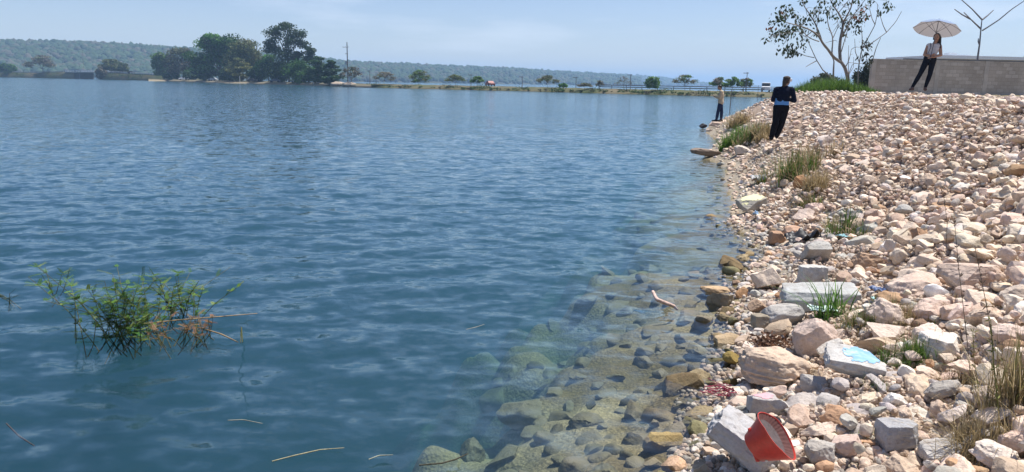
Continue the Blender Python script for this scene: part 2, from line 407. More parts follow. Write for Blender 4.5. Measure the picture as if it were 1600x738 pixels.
# ------------------------------------------------------------------ rocks
def rock_shape(sub, g, dims, cuts=11, rough=.035, boxy=0.0, layer=0.0):
    V, F = ICO(sub); V = V.copy()
    if boxy:
        m = np.abs(V).max(1, keepdims=True); V = V * (1 - boxy) + boxy * V / m * .86
    for k in range(cuts):
        n_ = g.normal(size=3); n_ /= np.linalg.norm(n_); d = g.uniform(.42, .70) if k < cuts * .7 else g.uniform(.32, .50)
        if boxy: d = d * .4 + .62
        V -= np.maximum(0, V @ n_ - d)[:, None] * n_
    off = g.uniform(0, 99, 3)
    if sub >= 3:
        N = V / np.linalg.norm(V, axis=1)[:, None]
        V = V + N * (fbm(V * 2.3 + off, 1, 3) * rough * 1.2)[:, None]
        if sub >= 4: V = V + N * ((fbm(V * 7 + off, 4, 2) * .55 - np.abs(noise3(V * 4.2 + off, 8)) * .8) * rough)[:, None]
        if layer: V[:, :2] *= (1 + layer * noise3(np.stack([V[:, 0] * .6, V[:, 1] * .6, V[:, 2] * 9], 1) + off, 9))[:, None]
    else:
        V = V * (1 + .07 * noise3(V * 1.7 + off, 2))[:, None]
    V /= np.abs(V).max(0)
    return V * (np.asarray(dims) / 2), F

TONES = {'cream': (.71, .59, .475), 'pink': (.665, .515, .41), 'tan': (.53, .41, .31), 'orange': (.48, .31, .19), 'grey': (.47, .44, .40), 'white': (.77, .70, .62), 'brown': (.30, .21, .14), 'mossy': (.2, .17, .08)}
TKEYS = list(TONES)
def tone_pick(g, s, y):
    if s < -.05: p = dict(tan=.2, grey=.2, brown=.25, mossy=.35)
    elif s < 1.35 and y < 11: p = dict(cream=.24, pink=.14, tan=.1, orange=.05, grey=.34, white=.1, brown=.03)
    else: p = dict(cream=.46, pink=.31, tan=.075, orange=.02, grey=.03, white=.105, brown=.0)
    k = list(p); w = np.array([p[q] for q in k]); return k[g.choice(len(k), p=w / w.sum())]

occupied = []           # (x, y, radius) of every placed stone, hand-set ones first
def hset(label, cat, px, py, w, h, tone, dims=None, rot=None, boxy=0.0, cuts=11, sink=.22, name='rock', group=None, layer=0.0, sub=5, z=None, tint=None, depth=None, mat=None, rough=.035, seed=None, tilt=0.12):
    """one recognisable stone of the photograph: picture centre and width give the size where the bank is met"""
    P = hit(px, py + h * .30) if z is None else ground(px, py + h * .3, z)
    if z is not None and z < -.02: P = hitbed(px, py + h * .4); z = float(P[2])
    d = float((P - CAMP) @ _F); sz = d / FPX
    W_ = w * sz; H_ = h * sz * 1.02; D_ = (depth if depth else .8) * W_
    g = np.random.default_rng(seed if seed is not None else int(px * 7 + py))
    V, F = rock_shape(sub, g, (W_, D_, H_) if dims is None else dims, cuts, rough, boxy, layer)
    R = rotm(g.uniform(-tilt, tilt), g.uniform(-tilt, tilt), 0) if rot is None else rotm(*[rad(a) for a in rot])
    V = V @ R.T
    base = tz(P[0], P[1]) if z is None else z
    zlow = V[:, 2].min(); loc = np.array([P[0], P[1] + D_ * .2, base - zlow - sink * H_])
    mb = MB(); tt = np.array(TONES[tone] if tint is None else tint) * g.uniform(.95, 1.06)
    mb.add(V, F, np.broadcast_to(tt, (len(V), 3)))
    o = mb.build(name, mat or M_ROCK, smooth=True, sharp=38, loc=loc)
    tag(o, label, cat, group); occupied.append((loc[0], loc[1], max(W_, D_) * .48)); return o, loc, (W_, D_, H_)

big, bigloc, bigdim = hset('big grey concrete block at the waterline with the red plastic bowl on it', 'concrete block', 1166, 724, 128, 56, 'grey', rot=(8, 28, -26), boxy=.82, cuts=6, sink=.16, name='concrete_block', depth=.55, sub=6, rough=.05, tint=(.43, .43, .435))
hset('broad flat cream and pink layered boulder at the water edge above the red bowl', 'boulder', 1214, 588, 122, 62, 'cream', boxy=.35, cuts=9, sink=.05, name='boulder', layer=.07, sub=6, depth=.75, rough=.06, tint=(.60, .47, .36))
hset('squarish pink limestone block standing behind the broad flat boulder', 'rock', 1277, 538, 70, 66, 'pink', boxy=.45, cuts=8, sink=.1, sub=6, rough=.04, tint=(.58, .46, .39))
hset('tall rounded pale rock at the water edge beside small orange rocks', 'rock', 1192, 441, 52, 52, 'cream', rot=(0, -38, 10), cuts=9, sink=.08, sub=5, depth=.9)
hset('long pale grey concrete slab with faint turquoise behind the tall green grass', 'concrete slab', 1285, 474, 120, 30, 'grey', boxy=.8, cuts=4, sink=.1, name='concrete_slab', depth=.55, rot=(6, -4, -8), tint=(.45, .46, .45))
hset('upright grey rectangular concrete block between slab and brown boulder', 'concrete block', 1270, 437, 42, 32, 'grey', boxy=.85, cuts=3, sink=.05, name='concrete_block', depth=.8, tint=(.5, .49, .46))
hset('smooth square grey slab leaning below the black plastic sheet', 'concrete slab', 1276, 399, 42, 30, 'grey', boxy=.9, cuts=2, sink=.1, name='concrete_slab', rot=(30, 0, 4), depth=.5, tint=(.46, .45, .42))
hset('large orange-brown boulder in the rubble right of the grey blocks', 'boulder', 1352, 416, 76, 44, 'tan', cuts=10, sink=.1, name='boulder', sub=6, rough=.06, tint=(.45, .31, .21))
ysl, yloc, ydim = hset('flat slab with a pale yellow top at the far water edge', 'concrete slab', 1176, 326, 40, 17, 'grey', boxy=.85, cuts=3, sink=.0, name='concrete_slab', rot=(4, -14, 14), depth=.9, tint=(.42, .39, .33))
hset('bright white rock lying alone on the dry grass of the slope', 'rock', 1465, 460, 56, 32, 'white', rot=(0, 26, 10), cuts=9, sink=.08, tint=(.92, .91, .89), rough=.025)
hset('long pink rectangular stone block half buried high in the rubble', 'rock', 1527, 437, 88, 38, 'pink', boxy=.75, cuts=5, sink=.2, sub=6, tint=(.55, .43, .35), rot=(-8, 0, 8))
hset('flat-topped cream block just below the long pink block', 'rock', 1543, 476, 54, 26, 'cream', boxy=.7, cuts=6, sink=.1)
hset('big cream boulder beside the green grass clump, grey on its front', 'boulder', 1391, 526, 80, 46, 'cream', cuts=10, sink=.12, name='boulder', sub=6, tint=(.62, .52, .44))
hset('white-topped rectangular stone right of the leafy grass clump', 'rock', 1475, 552, 74, 42, 'white', boxy=.72, cuts=5, sink=.12, sub=6, tint=(.63, .58, .52))
bsl, bloc, bdim = hset('tilted concrete slab with a patch of light blue paint', 'concrete slab', 1336, 591, 94, 30, 'grey', boxy=.78, cuts=5, sink=-.18, name='concrete_slab', rot=(14, 10, -12), depth=.62, sub=6, tint=(.5, .49, .47))
hset('dark grey squarish concrete block alone on the gravel near the bottom', 'concrete block', 1405, 691, 62, 48, 'grey', boxy=.7, cuts=6, sink=.08, name='concrete_block', sub=6, tint=(.36, .36, .37))
hset('pale pinkish oval rock on gravel right of the dark grey block', 'rock', 1499, 660, 60, 44, 'cream', rot=(0, -30, 20), cuts=8, sink=.08, sub=6, tint=(.66, .57, .51))
hset('small flat white stone standing in green grass', 'rock', 1400, 637, 38, 28, 'white', boxy=.5, cuts=6, sink=.05, rot=(24, 20, 10), depth=.5, tint=(.74, .71, .66))
psl, ploc, pdim = hset('small grey block with a dusty pink top behind the red bowl', 'concrete block', 1192, 640, 44, 30, 'grey', boxy=.85, cuts=3, sink=.02, name='concrete_block', tint=(.46, .43, .42))
hset('grey rock wedged at the right end of the broad flat boulder', 'rock', 1270, 607, 52, 38, 'grey', cuts=9, sink=.1, tint=(.5, .48, .46))
hset('small reddish brown rock left of its peach neighbour by the water', 'rock', 1215, 376, 27, 24, 'orange', boxy=.5, cuts=7, sink=.08, sub=4, tint=(.40, .25, .16))
hset('small peach rock between brown rock and black plastic sheet', 'rock', 1239, 367, 28, 22, 'orange', boxy=.4, cuts=7, sink=.08, sub=4, tint=(.56, .37, .26))
hset('pale pink boulder below the dry grass tussock on the slope', 'boulder', 1260, 339, 44, 26, 'pink', cuts=9, sink=.12, name='boulder', tint=(.58, .47, .40))
hset('tall whitish boulder high in the rubble right of the standing dark figure', 'boulder', 1293, 224, 36, 30, 'white', cuts=12, sink=.3, name='boulder', tint=(.63, .54, .48))
hset('pitted grey concrete lump at the bottom edge right of the red bowl', 'concrete block', 1284, 716, 52, 42, 'grey', boxy=.3, cuts=8, sink=.1, name='concrete_block', rough=.07, tint=(.44, .41, .37))
hset('flat grey slab at the bottom edge under dry grass stalks', 'concrete slab', 1478, 717, 76, 34, 'grey', boxy=.6, cuts=6, sink=.15, name='concrete_slab', tint=(.5, .48, .46))
hset('wet pinkish orange rock breaking the water at the bottom edge', 'rock', 1050, 730, 50, 32, 'orange', cuts=8, sink=.05, z=-.03, tint=(.60, .40, .26))
hset('half sunk yellow-brown algae rock just off the concrete block', 'rock', 1037, 690, 66, 36, 'mossy', cuts=8, sink=.1, z=-.10, tint=(.36, .27, .12), rot=(0, -22, 14))
hset('large brown boulder lying under water off the shore', 'boulder', 818, 648, 92, 50, 'brown', cuts=9, sink=.1, z=-.30, name='boulder', tint=(.42, .34, .22), sub=5)
hset('small black rock at the tip of the shore below the man', 'rock', 1099, 198, 13, 10, 'brown', cuts=7, sink=.0, sub=4, z=.0, tint=(.05, .05, .055))
hset('dark flat rock shelf reaching into the water', 'rock', 1104, 242, 50, 11, 'brown', boxy=.6, cuts=5, sink=.1, sub=4, z=.03, tint=(.24, .19, .15), depth=.5, rot=(0, 8, 8))
hset('pale rounded boulder above the dark flat rock shelf', 'boulder', 1158, 236, 30, 20, 'cream', cuts=9, sink=.1, sub=4, name='boulder', tint=(.55, .49, .42))
hset('yellow-green mossy rock in the shallows left of the layered boulder', 'rock', 1148, 560, 36, 20, 'mossy', cuts=8, sink=.2, z=.02, tint=(.30, .22, .07))
hset('lower mossy rock at the waterline beside the pink cord', 'rock', 1146, 600, 34, 26, 'mossy', cuts=8, sink=.2, z=.0, tint=(.24, .17, .06))
hset('brown flat plate of stone under shallow water with an orange tip', 'rock', 1122, 456, 54, 14, 'tan', boxy=.5, cuts=7, sink=.2, z=-.05, tint=(.50, .36, .22), depth=.8)
hset('brown sunken plate of stone below the rusty weed heap', 'rock', 1138, 533, 44, 15, 'tan', boxy=.6, cuts=6, sink=.2, z=-.05, tint=(.42, .32, .2), depth=.8)
hset('small orange rock touching the tall rounded pale rock', 'rock', 1163, 462, 26, 24, 'orange', cuts=8, sink=.1, sub=4, z=.0, tint=(.46, .27, .14))
hset('rough brown rock right of the sunken brown plate', 'rock', 1186, 482, 34, 26, 'brown', cuts=9, sink=.1, sub=5, rough=.07, tint=(.38, .27, .19))
hset('angular grey slab split at its end beside the long pale slab', 'concrete slab', 1226, 497, 62, 30, 'grey', boxy=.6, cuts=6, sink=.08, name='concrete_slab', tint=(.44, .42, .39))
hset('dark brownish stone plank below the angular split slab', 'rock', 1196, 508, 42, 26, 'brown', boxy=.65, cuts=5, sink=.1, tint=(.30, .26, .2))
hset('rusty orange clod of soil under the dry grass tussock', 'soil clod', 1254, 290, 26, 26, 'orange', cuts=8, sink=.1, name='soil_clod', rough=.09, sub=4, tint=(.34, .18, .09))

hset('flat pale rock under the feet of the man at the shore', 'rock', 1123, 193, 26, 9, 'pink', boxy=.6, cuts=6, sink=.3, sub=4)
# painted faces of three of those slabs
def paint_patch(parent, dims, colr, cover, name):
    g = np.random.default_rng(int(dims[0] * 9999)); vs = parent.data.vertices
    n_ = len(vs); co = np.empty(n_ * 3); vs.foreach_get('co', co); co = co.reshape(-1, 3); no = np.empty(n_ * 3); vs.foreach_get('normal', no); no = no.reshape(-1, 3)
    me = parent.data; ax = (co[:, 0] / dims[0] - cover[0]) / cover[2]; ay = (co[:, 1] / dims[1] - cover[1]) / cover[3]
    m = (no[:, 2] > .72) & (ax ** 2 + ay ** 2 + .55 * noise3(co * 22, 4) + .45 * noise3(co * 60, 5) < .9)
    fs = [list(p.vertices) for p in me.polygons if all(m[v] for v in p.vertices)]
    used = sorted({v for f in fs for v in f}); mp_ = {v: k for k, v in enumerate(used)}
    if not fs: return
    mb = MB(); mb.add(co[used] + no[used] * .0025, [[mp_[v] for v in f] for f in fs], np.array(colr))
    mb.build(name, M_PAINT, parent, smooth=True)
paint_patch(bsl, bdim, (.21, .40, .60), (.12, .0, .3, .42), 'blue_paint')
paint_patch(ysl, ydim, (.80, .76, .42), (.0, .0, .5, .5), 'yellow_paint')
paint_patch(psl, pdim, (.62, .36, .38), (.0, .0, .42, .36), 'pink_paint')

# scattered rubble: the ones that show largest are things of their own, the remainder one mass
grid = {}
def gadd(x, y, r, k): grid.setdefault((int(x // .5), int(y // .5)), []).append((x, y, r))
for (x, y, r) in occupied: gadd(x, y, r, 0)
def free(x, y, r, ov):
    R_ = int(math.ceil((r + .5) / .5)); cx, cy = int(x // .5), int(y // .5)
    for a in range(cx - R_, cx + R_ + 1):
        for b in range(cy - R_, cy + R_ + 1):
            for (u, v, q) in grid.get((a, b), ()):
                if (u - x) ** 2 + (v - y) ** 2 < ((q + r) * ov) ** 2: return False
    return True
rocks = []
def scatter(num, rlo, rhi, dlo, dhi, ov, srange, prob=None):
    # candidates in picture-friendly polar spacing
    d = 1 / rng.uniform(1 / dhi, 1 / dlo, num); a = rng.uniform(rad(-3), rad(41), num)
    x, y = d * np.sin(a), d * np.cos(a); s = sdist(x, y); ok = (s > srange[0]) & (s < srange[1])
    if prob is not None: ok &= rng.uniform(size=num) < prob(x, y, s)
    x, y, s = x[ok], y[ok], s[ok]; z = terrain(x, y); r = rlo * (rhi / rlo) ** rng.uniform(0, 1, len(x))
    r = r * np.interp(y, [4, 7.5, 11], [.85, .95, .74])
    for i in range(len(x)):
        if free(x[i], y[i], r[i], ov): gadd(x[i], y[i], r[i], 1); rocks.append((x[i], y[i], z[i], r[i], s[i]))
slope = lambda x, y, s: np.where((s < 1.3) & (y < 9), .25, 1.0)
scatter(420, .15, .22, 3.6, 16, .95, (1.0, 5))
scatter(5200, .085, .145, 2.8, 34, .84, (.25, 7.5), slope)
scatter(42000, .042, .082, 2.6, 42, .74, (.05, 7.5), slope)
scatter(30000, .038, .068, 2.6, 16, .74, (.02, 6.5), slope)
scatter(6000, .09, .17, 20, 120, .8, (.02, 8))
scatter(2500, .06, .17, 3.4, 30, .80, (-.35, .35))
scatter(1500, .07, .21, 3.3, 16, .9, (-2.3, -.2))
scatter(1600, .03, .085, 3.0, 18, .8, (-.75, -.03))
first = len(rocks); grid.clear()
for (x, y, r) in occupied: gadd(x, y, r * .9, 0)
up = lambda x, y, s: np.where((s < 1.25) & (y < 9), .05, 1.0)
scatter(3000, .08, .135, 3.2, 34, .9, (.6, 7.5), up)
scatter(30000, .036, .08, 2.8, 42, .82, (.3, 7.5), up)
n_all = len(rocks)
P = np.array([[r[0], r[1], r[2] + r[3] * .4] for r in rocks]); qx, qy, qf = project(P)
rsz = np.array([r[3] for r in rocks]) / qf * FPX
inview = (qx > -10) & (qx < 1615) & (qy > 120) & (qy < 752) & (qf > 1)
S_ = np.array([r[4] for r in rocks])
rank = np.where(inview & (S_ > -.3), rsz, 0); rank = np.where(inview & (S_ <= -.3), rsz * .5, rank)
order = np.argsort(-rank); IND = set(order[:236].tolist())
stuff, sunk = MB(), MB()
g = np.random.default_rng(77)
NAMES = {'cream': 'pale cream', 'pink': 'dusty pink', 'tan': 'light brown', 'orange': 'orange stained', 'grey': 'grey', 'white': 'chalky white', 'brown': 'dark brown', 'mossy': 'olive algae coated'}
for i, (x, y, z, r, s) in enumerate(rocks):
    tone = tone_pick(g, s, y); tint = np.array(TONES[tone]) * g.uniform(.84, 1.12) * (1 + g.uniform(-.035, .035, 3))
    if s < -.05: tint = np.array([[.40, .32, .19], [.34, .25, .13], [.27, .25, .13], [.38, .33, .24]][g.integers(4)]) * g.uniform(.45, .95)
    dims = 2 * r * np.array([g.uniform(.85, 1.35), g.uniform(.65, 1.05), g.uniform(.45, .85)])
    ind = i in IND
    sub = (5 if rsz[i] > 22 else 4) if ind else (3 if rsz[i] > 7 else 2)
    V, F = rock_shape(sub, g, dims, int(g.integers(13, 21)), g.uniform(.03, .075), boxy=g.choice([0, 0, .35, .6]))
    R = rotm(g.uniform(-.5, .5), g.uniform(-.5, .5), g.uniform(0, 6.28)); V = V @ R.T
    lift = g.uniform(.25, .5) if s > 1.2 else .3
    if i >= first: z += g.uniform(.03, .10)
    c = np.array([x, y, z + dims[2] * .5 * (1 - 2 * (.42 - lift * .6)) * .7])
    if s < -.05: c[2] = z + dims[2] * (.15 if s > -.4 else -.06)
    if ind:
        mb = MB(); mb.add(V, F, np.broadcast_to(tint, (len(V), 3))); o = mb.build('rock', M_ROCK, smooth=True, sharp=28, loc=c)
        if s < -.05: lb, gr = f'{NAMES[tone]} rock lying under the shallow water along the shore' if s < -.3 else f'{NAMES[tone]} wet rock at the waterline of the bank', 'rocks in the shallows'
        elif s < 1.3 and y < 10: lb, gr = f'{NAMES[tone]} stone on the flat gravel strip near the water', 'stones on the gravel strip'
        else: lb, gr = f'{NAMES[tone]} limestone rock in the {"lower" if y < 6.5 else "middle" if y < 9.5 else "upper"} rubble slope', 'limestone rubble on the bank'
        tag(o, lb, 'rock', gr)
    else:
        (stuff if s > -.05 else sunk).add(V + c, F, np.broadcast_to(tint, (len(V), 3)))
tag(stuff.build('rubble', M_ROCK, smooth=True, sharp=26), 'small pale limestone rubble heaped over the whole bank', kind='stuff')
if sunk.n: tag(sunk.build('sunken_rubble', M_ROCK, smooth=True, sharp=42), 'algae covered rubble under the shallow water', kind='stuff')
# gravel between the stones
mb = MB()
num = 42000; d = 1 / g.uniform(1 / 13, 1 / 2.6, num); a = g.uniform(rad(2), rad(42), num); x, y = d * np.sin(a), d * np.cos(a); s = sdist(x, y)
ok = (s > -.25) & (s < 4) & ((s < 1.5) | (g.uniform(size=num) < .35)); x, y, s = x[ok], y[ok], s[ok]; z = terrain(x, y)
for i in range(len(x)):
    r = .006 * (5 ** g.uniform(0, 1)) * np.interp(y[i], [3, 12], [1, 1.5]); V, F = ICO(2 if r > .014 else 1)
    V = V * (r * g.uniform(.6, 1.25, 3)); V = np.clip(V, -r * .8, r * .8) @ rotm(*g.uniform(0, 6.3, 3)).T
    tt = np.array(TONES[['cream', 'grey', 'white', 'tan', 'pink'][g.integers(5)]]) * g.uniform(.6, 1.1)
    mb.add(V + [x[i], y[i], z[i] + r * .3], F, np.broadcast_to(tt, (len(V), 3)))
num = 60000; d = 1 / g.uniform(1 / 26, 1 / 4.5, num); a = g.uniform(rad(6), rad(41), num); x, y = d * np.sin(a), d * np.cos(a); s = sdist(x, y)
ok = (s > .5) & (s < 6.5) & (g.uniform(size=num) < .8); x, y, s = x[ok], y[ok], s[ok]; z = terrain(x, y)
for i in range(len(x)):
    r = g.uniform(.012, .034) * np.interp(y[i], [5, 16], [.8, 1.25]); V, F = ICO(1); V = V * (r * g.uniform(.55, 1.3, 3)); V = np.clip(V, -r * .75, r * .75) @ rotm(*g.uniform(0, 6.3, 3)).T
    mb.add(V + [x[i], y[i], z[i] + g.uniform(.2, 2.2) * r], F, np.broadcast_to(np.array(TONES[['cream', 'tan', 'pink', 'cream'][g.integers(4)]]) * g.uniform(.7, 1.05), (len(V), 3)))
tag(mb.build('gravel', M_ROCK), 'fine pale gravel and chips between the stones', kind='stuff')
print('rocks', n_all, 'in mass', stuff.n, sunk.n)

# ------------------------------------------------------------------ far shore: hills, causeway, island
def hor(px): return 369 - (_horz(px))
def horizon_y(px):                       # picture row of the horizon at column px
    a = math.tan(ROLL); return 369 - FPX * math.tan(PITCH) / math.cos(ROLL) * 1.0 + (px - 800) * a
def far_pt(px, D): return at_depth(px, horizon_y(px), D)[:2]

def hill(name, label, pts, depth_f, seed, crown_n, crown_r, tints):
    pts = np.array(pts, float); xs = np.linspace(pts[0, 0], pts[-1, 0], 260)
    yt = np.interp(xs, pts[:, 0], pts[:, 1]); Dr = np.interp(xs, pts[:, 0], pts[:, 2])
    top = np.array([(horizon_y(a) - b) / FPX * c + HC for a, b, c in zip(xs, yt, Dr)])
    prof = np.array([[1 - depth_f, -3], [1 - depth_f + .01, 0.03], [1 - depth_f * .8, .22], [1 - depth_f * .55, .55], [1 - depth_f * .3, .80], [1 - depth_f * .1, .96], [1.0, 1.0], [1.08, .97], [1.25, .7], [1.4, -.1]])
    k = 40; tq = np.linspace(0, 1, k); fr_ = np.interp(tq, np.linspace(0, 1, len(prof)), prof[:, 0]); hz = np.interp(tq, np.linspace(0, 1, len(prof)), prof[:, 1])
    X = np.zeros((k, len(xs))); Y = X.copy(); Z = X.copy()
    for j, px in enumerate(xs):
        e = far_pt(px, Dr[j]); X[:, j] = e[0] * fr_; Y[:, j] = e[1] * fr_
        Z[:, j] = np.where(hz < 0, -4, np.minimum(hz, 1) * max(top[j] - crown_r * .8, .5))
    Z += np.clip(Z, 0, 10) / 10 * (n2(X, Y, .006, seed) * 2.5) * (np.abs(np.linspace(0, 1, k) - .67) > .12)[:, None]
    mb = MB(); n = len(xs); i = np.arange(k - 1)[:, None] * n; j = np.arange(n - 1)[None]
    mb.add(np.stack([X, Y, Z], -1), np.stack([i + j, i + j + 1, i + n + j + 1, i + n + j], -1).reshape(-1, 4), (.05, .055, .03))
    tag(mb.build(name, M_BARK, smooth=True), label, kind='structure')
    g = np.random.default_rng(seed); V, F = ICO(2); mb = MB()
    for q in range(crown_n):
        u = g.uniform(0, 1); j = g.uniform(0, n - 1.01); row = (k * .10 + (k * .585) * u ** 1.1); r0, j0 = int(row), int(j)
        a, b = row - r0, j - j0
        p = np.array([(A[r0, j0] * (1 - a) + A[r0 + 1, j0] * a) * (1 - b) + (A[r0, j0 + 1] * (1 - a) + A[r0 + 1, j0 + 1] * a) * b for A in (X, Y, Z)])
        if p[2] < .3: continue
        r = crown_r * g.uniform(.6, 1.35); tt = np.array(tints[g.choice(len(tints), p=[.56, .2, .06, .18])]) * g.uniform(.72, 1.2)
        VV = V * (1 + .38 * noise3(V * 1.9 + q * 1.7, 3))[:, None] * [r, r, r * g.uniform(.8, 1.3)]
        mb.add(VV + p + [0, 0, r * .25], F, np.broadcast_to(tt, (len(V), 3)))
    tag(mb.build(name.replace('hills', 'forest'), M_BARK, smooth=True), 'hazy dry forest covering ' + label, kind='stuff')
HT = [(.035, .065, .032), (.065, .07, .045), (.09, .085, .065), (.05, .08, .036)]
hill('near_hills', 'the long hill behind the island on the left', [(-330, 62, 1250), (0, 68, 1250), (130, 70, 1280), (250, 77, 1320), (400, 86, 1400), (560, 100, 1500), (650, 103, 1650), (800, 109, 1900), (960, 118, 2300), (1000, 122, 2500)], .28, 31, 11000, 4.4, HT)
hill('far_hills', 'the faint far hill meeting the horizon', [(900, 118, 3300), (960, 118, 3400), (1010, 121.5, 3500), (1060, 127, 3600), (1110, 133, 3700), (1150, 137, 3800)], .2, 32, 1800, 9, HT)
# low land far behind the causeway on the right
mb = MB(); E = [far_pt(1120, 4200), far_pt(1800, 3600)]
for a in np.linspace(0, 1, 60)[:-1]:
    p = E[0] * (1 - a) + E[1] * a; mb.ico((p[0], p[1], 0), (60, 60, 14 + 4 * math.sin(a * 31)), 2, (.05, .06, .03))
tag(mb.build('distant_shore', M_BARK, smooth=True), 'low distant wooded shore on the horizon', kind='structure')

# causeway embankment and road
CW = [(-420, 700), (-150, 640), (0, 545), (100, 500), (250, 420), (330, 385), (420, 330), (560, 240), (700, 222), (820, 206), (960, 186), (1100, 174), (1190, 170), (1300, 172), (1420, 180), (1560, 200)]
cx_ = np.array([c[0] for c in CW], float); cdp = np.array([c[1] for c in CW], float)
def cw(px, back=0.0): return far_pt(px, float(np.interp(px, cx_, cdp)) + back)
GX = np.concatenate([np.arange(-420, 104, 12), np.arange(104, 160, 4), np.arange(160, 1562, 8)])
def roadz(px): return float(np.interp(px, [-420, 60, 100, 160, 250, 330], [3.2, 3.4, 4.3, 4.3, 3.0, 1.1]))
def strip(prof, gap=None, jit=0.0, seed=1):
    g = np.random.default_rng(seed); V = []; mb = MB()
    for px in GX:
        for (b, z) in prof:
            p = cw(px, b); V.append([p[0], p[1], (z - 1.1 + roadz(px) if z > 1.05 else z * roadz(px) / 1.1) + g.normal() * jit if 0 < z else z])
    k = len(prof); F = []
    for i in range(len(GX) - 1):
        if gap and gap[0] <= GX[i] and GX[i + 1] <= gap[1]: continue
        for j in range(k - 1): F.append([i * k + j, (i + 1) * k + j, (i + 1) * k + j + 1, i * k + j + 1])
    return np.array(V), F
GAP = (116, 156)
def nz_t(V, a, b):
    f = np.clip(.5 + .6 * n2(V[:, 0], V[:, 1], .12, 4), 0, 1)[:, None]; return np.array(a) * f + np.array(b) * (1 - f)
V, F = strip([(-1.5, -4), (-.2, -.3), (1.0, .35), (4.5, .95), (5.5, 1.1), (13, 1.1), (15.5, .3), (17, -4)], GAP, .06)
mb = MB(); mb.add(V, F, nz_t(V, (.07, .09, .03), (.17, .14, .085))); tag(mb.build('causeway', M_BARK, smooth=True), 'grassy causeway embankment crossing the lake', kind='structure')
V, F = strip([(6.2, 1.13), (12.4, 1.13)])
mb = MB(); mb.add(V, F, (.2, .2, .2)); tag(mb.build('road', m_plain('asphalt', (.22, .215, .21), .9), smooth=True), 'narrow asphalt road along the causeway', kind='structure')
V, F = strip([(9.25, 1.134), (9.37, 1.134)]); mb = MB(); mb.add(V, F, (.7, .55, .1)); tag(mb.build('road_marking', M_PAINT), 'painted centre line of the causeway road', kind='structure')

# bridge over the opening in the causeway
M_CONC = m_tint('weathered_concrete', .85, 1.5, .25, .3, .02)
a, b = cw(102, 4.5), cw(158, 4.5); mid = (a + b) / 2; ang = math.atan2(b[1] - a[1], b[0] - a[0]); ln = np.linalg.norm(b - a)
br = thing('road_bridge', 'low concrete road bridge with white railings over the gap in the causeway', 'bridge', (mid[0], mid[1], 3.2), ang)
mb = MB(); mb.box((0, 4.5, .82), (ln, 9, .52), tint=(.26, .25, .24)); mb.box((0, -.06, .95), (ln, .12, .3), tint=(.42, .41, .4)); mb.build('deck', M_CONC, br)
for sx in (-.5, -.1, .45):
    mb = MB(); mb.box((sx * ln, 4.5, -3.3), (1.6, 8.4, 7.7), tint=(.12, .12, .12)); mb.build('pier', M_CONC, br)
for sy in (-.02, 9.02):
    mb = MB()
    for q in range(22): mb.box((-ln / 2 + ln * (q + .5) / 22, sy, 1.5), (.6, .25, .86), tint=(.85, .85, .84))
    mb.box((0, sy, 1.98), (ln, .5, .24), tint=(.88, .88, .87)); mb.box((0, sy, 1.55), (ln, .14, .12), tint=(.7, .7, .68)); mb.build('railing', M_CONC, br)

# steel guard rails along the road
def guard(name, label, p0, p1, back, tint, h=2.0, step=4.0):
    a = cw(p0, back); th = thing(name, label, 'guard rail', (a[0], a[1], 0)); pts = []
    px = np.linspace(p0, p1, int(abs(p1 - p0) / 7) + 2); pts = np.array([[*(cw(q, back) - a), h + roadz(q) - 1.1] for q in px])
    for zz in (0, -.42):
        mb = MB(); mb.tube(pts + [0, 0, zz], .11, 5, tint); mb.build('rail', M_PAINT, th)
    L_ = np.concatenate([[0], np.cumsum(np.linalg.norm(np.diff(pts, axis=0), axis=1))]); mb = MB()
    for d in np.arange(0, L_[-1], step):
        p = [np.interp(d, L_, pts[:, k]) for k in range(2)]; zt_ = np.interp(d, L_, pts[:, 2]); mb.box((p[0], p[1], zt_ - (h - 1) / 2), (.14, .14, h - .9), tint=tint)
    mb.build('rail_posts', M_PAINT, th)
guard('guard_rail', 'dark steel guard rail along the right half of the causeway', 936, 1410, 5.9, (.10, .11, .13))
guard('guard_rail', 'pale guard rail between the bridge and the island', 166, 262, 5.9, (.42, .42, .42), 1.85)
guard('guard_rail', 'dull guard rail at the far left end of the causeway', -300, 100, 5.9, (.30, .29, .27), 1.7, 6)

# island in front of the causeway
isl = [(232, 127), (262, 127.2), (300, 128.3), (350, 130.2), (390, 131), (420, 131.8), (470, 133.2), (520, 134.8), (556, 136.6), (580, 137.2)]
fp = np.array([ground(x, y)[:2] for x, y in isl]); bp = np.array([cw(x, 6.0) for x, y in isl])
mb = MB(); rows = []
for f_, z in ((-.012, -3), (0, -.1), (.012, .25), (.06, .6), (.3, .85), (1, 1.05)): rows.append(np.hstack([fp + (bp - fp) * f_, np.full((len(fp), 1), z)]))
V = np.array(rows); k, n = V.shape[:2]; i = np.arange(k - 1)[:, None] * n; j = np.arange(n - 1)[None]
tt = np.zeros(V.shape); tt[:] = (.24, .20, .13); tt[:2] = (.40, .35, .27); tt[4:] = (.13, .12, .07)
mb.add(V, np.stack([i + j, i + j + 1, i + n + j + 1, i + n + j], -1).reshape(-1, 4), tt.reshape(-1, 3)); tag(mb.build('island_ground', M_BARK), 'low island with a pale sandy edge', kind='structure')
def isl_pt(px, f): 
    a = np.array([np.interp(px, [q[0] for q in isl], fp[:, k]) for k in (0, 1)]); b = cw(px, 6.0); return a + (b - a) * f

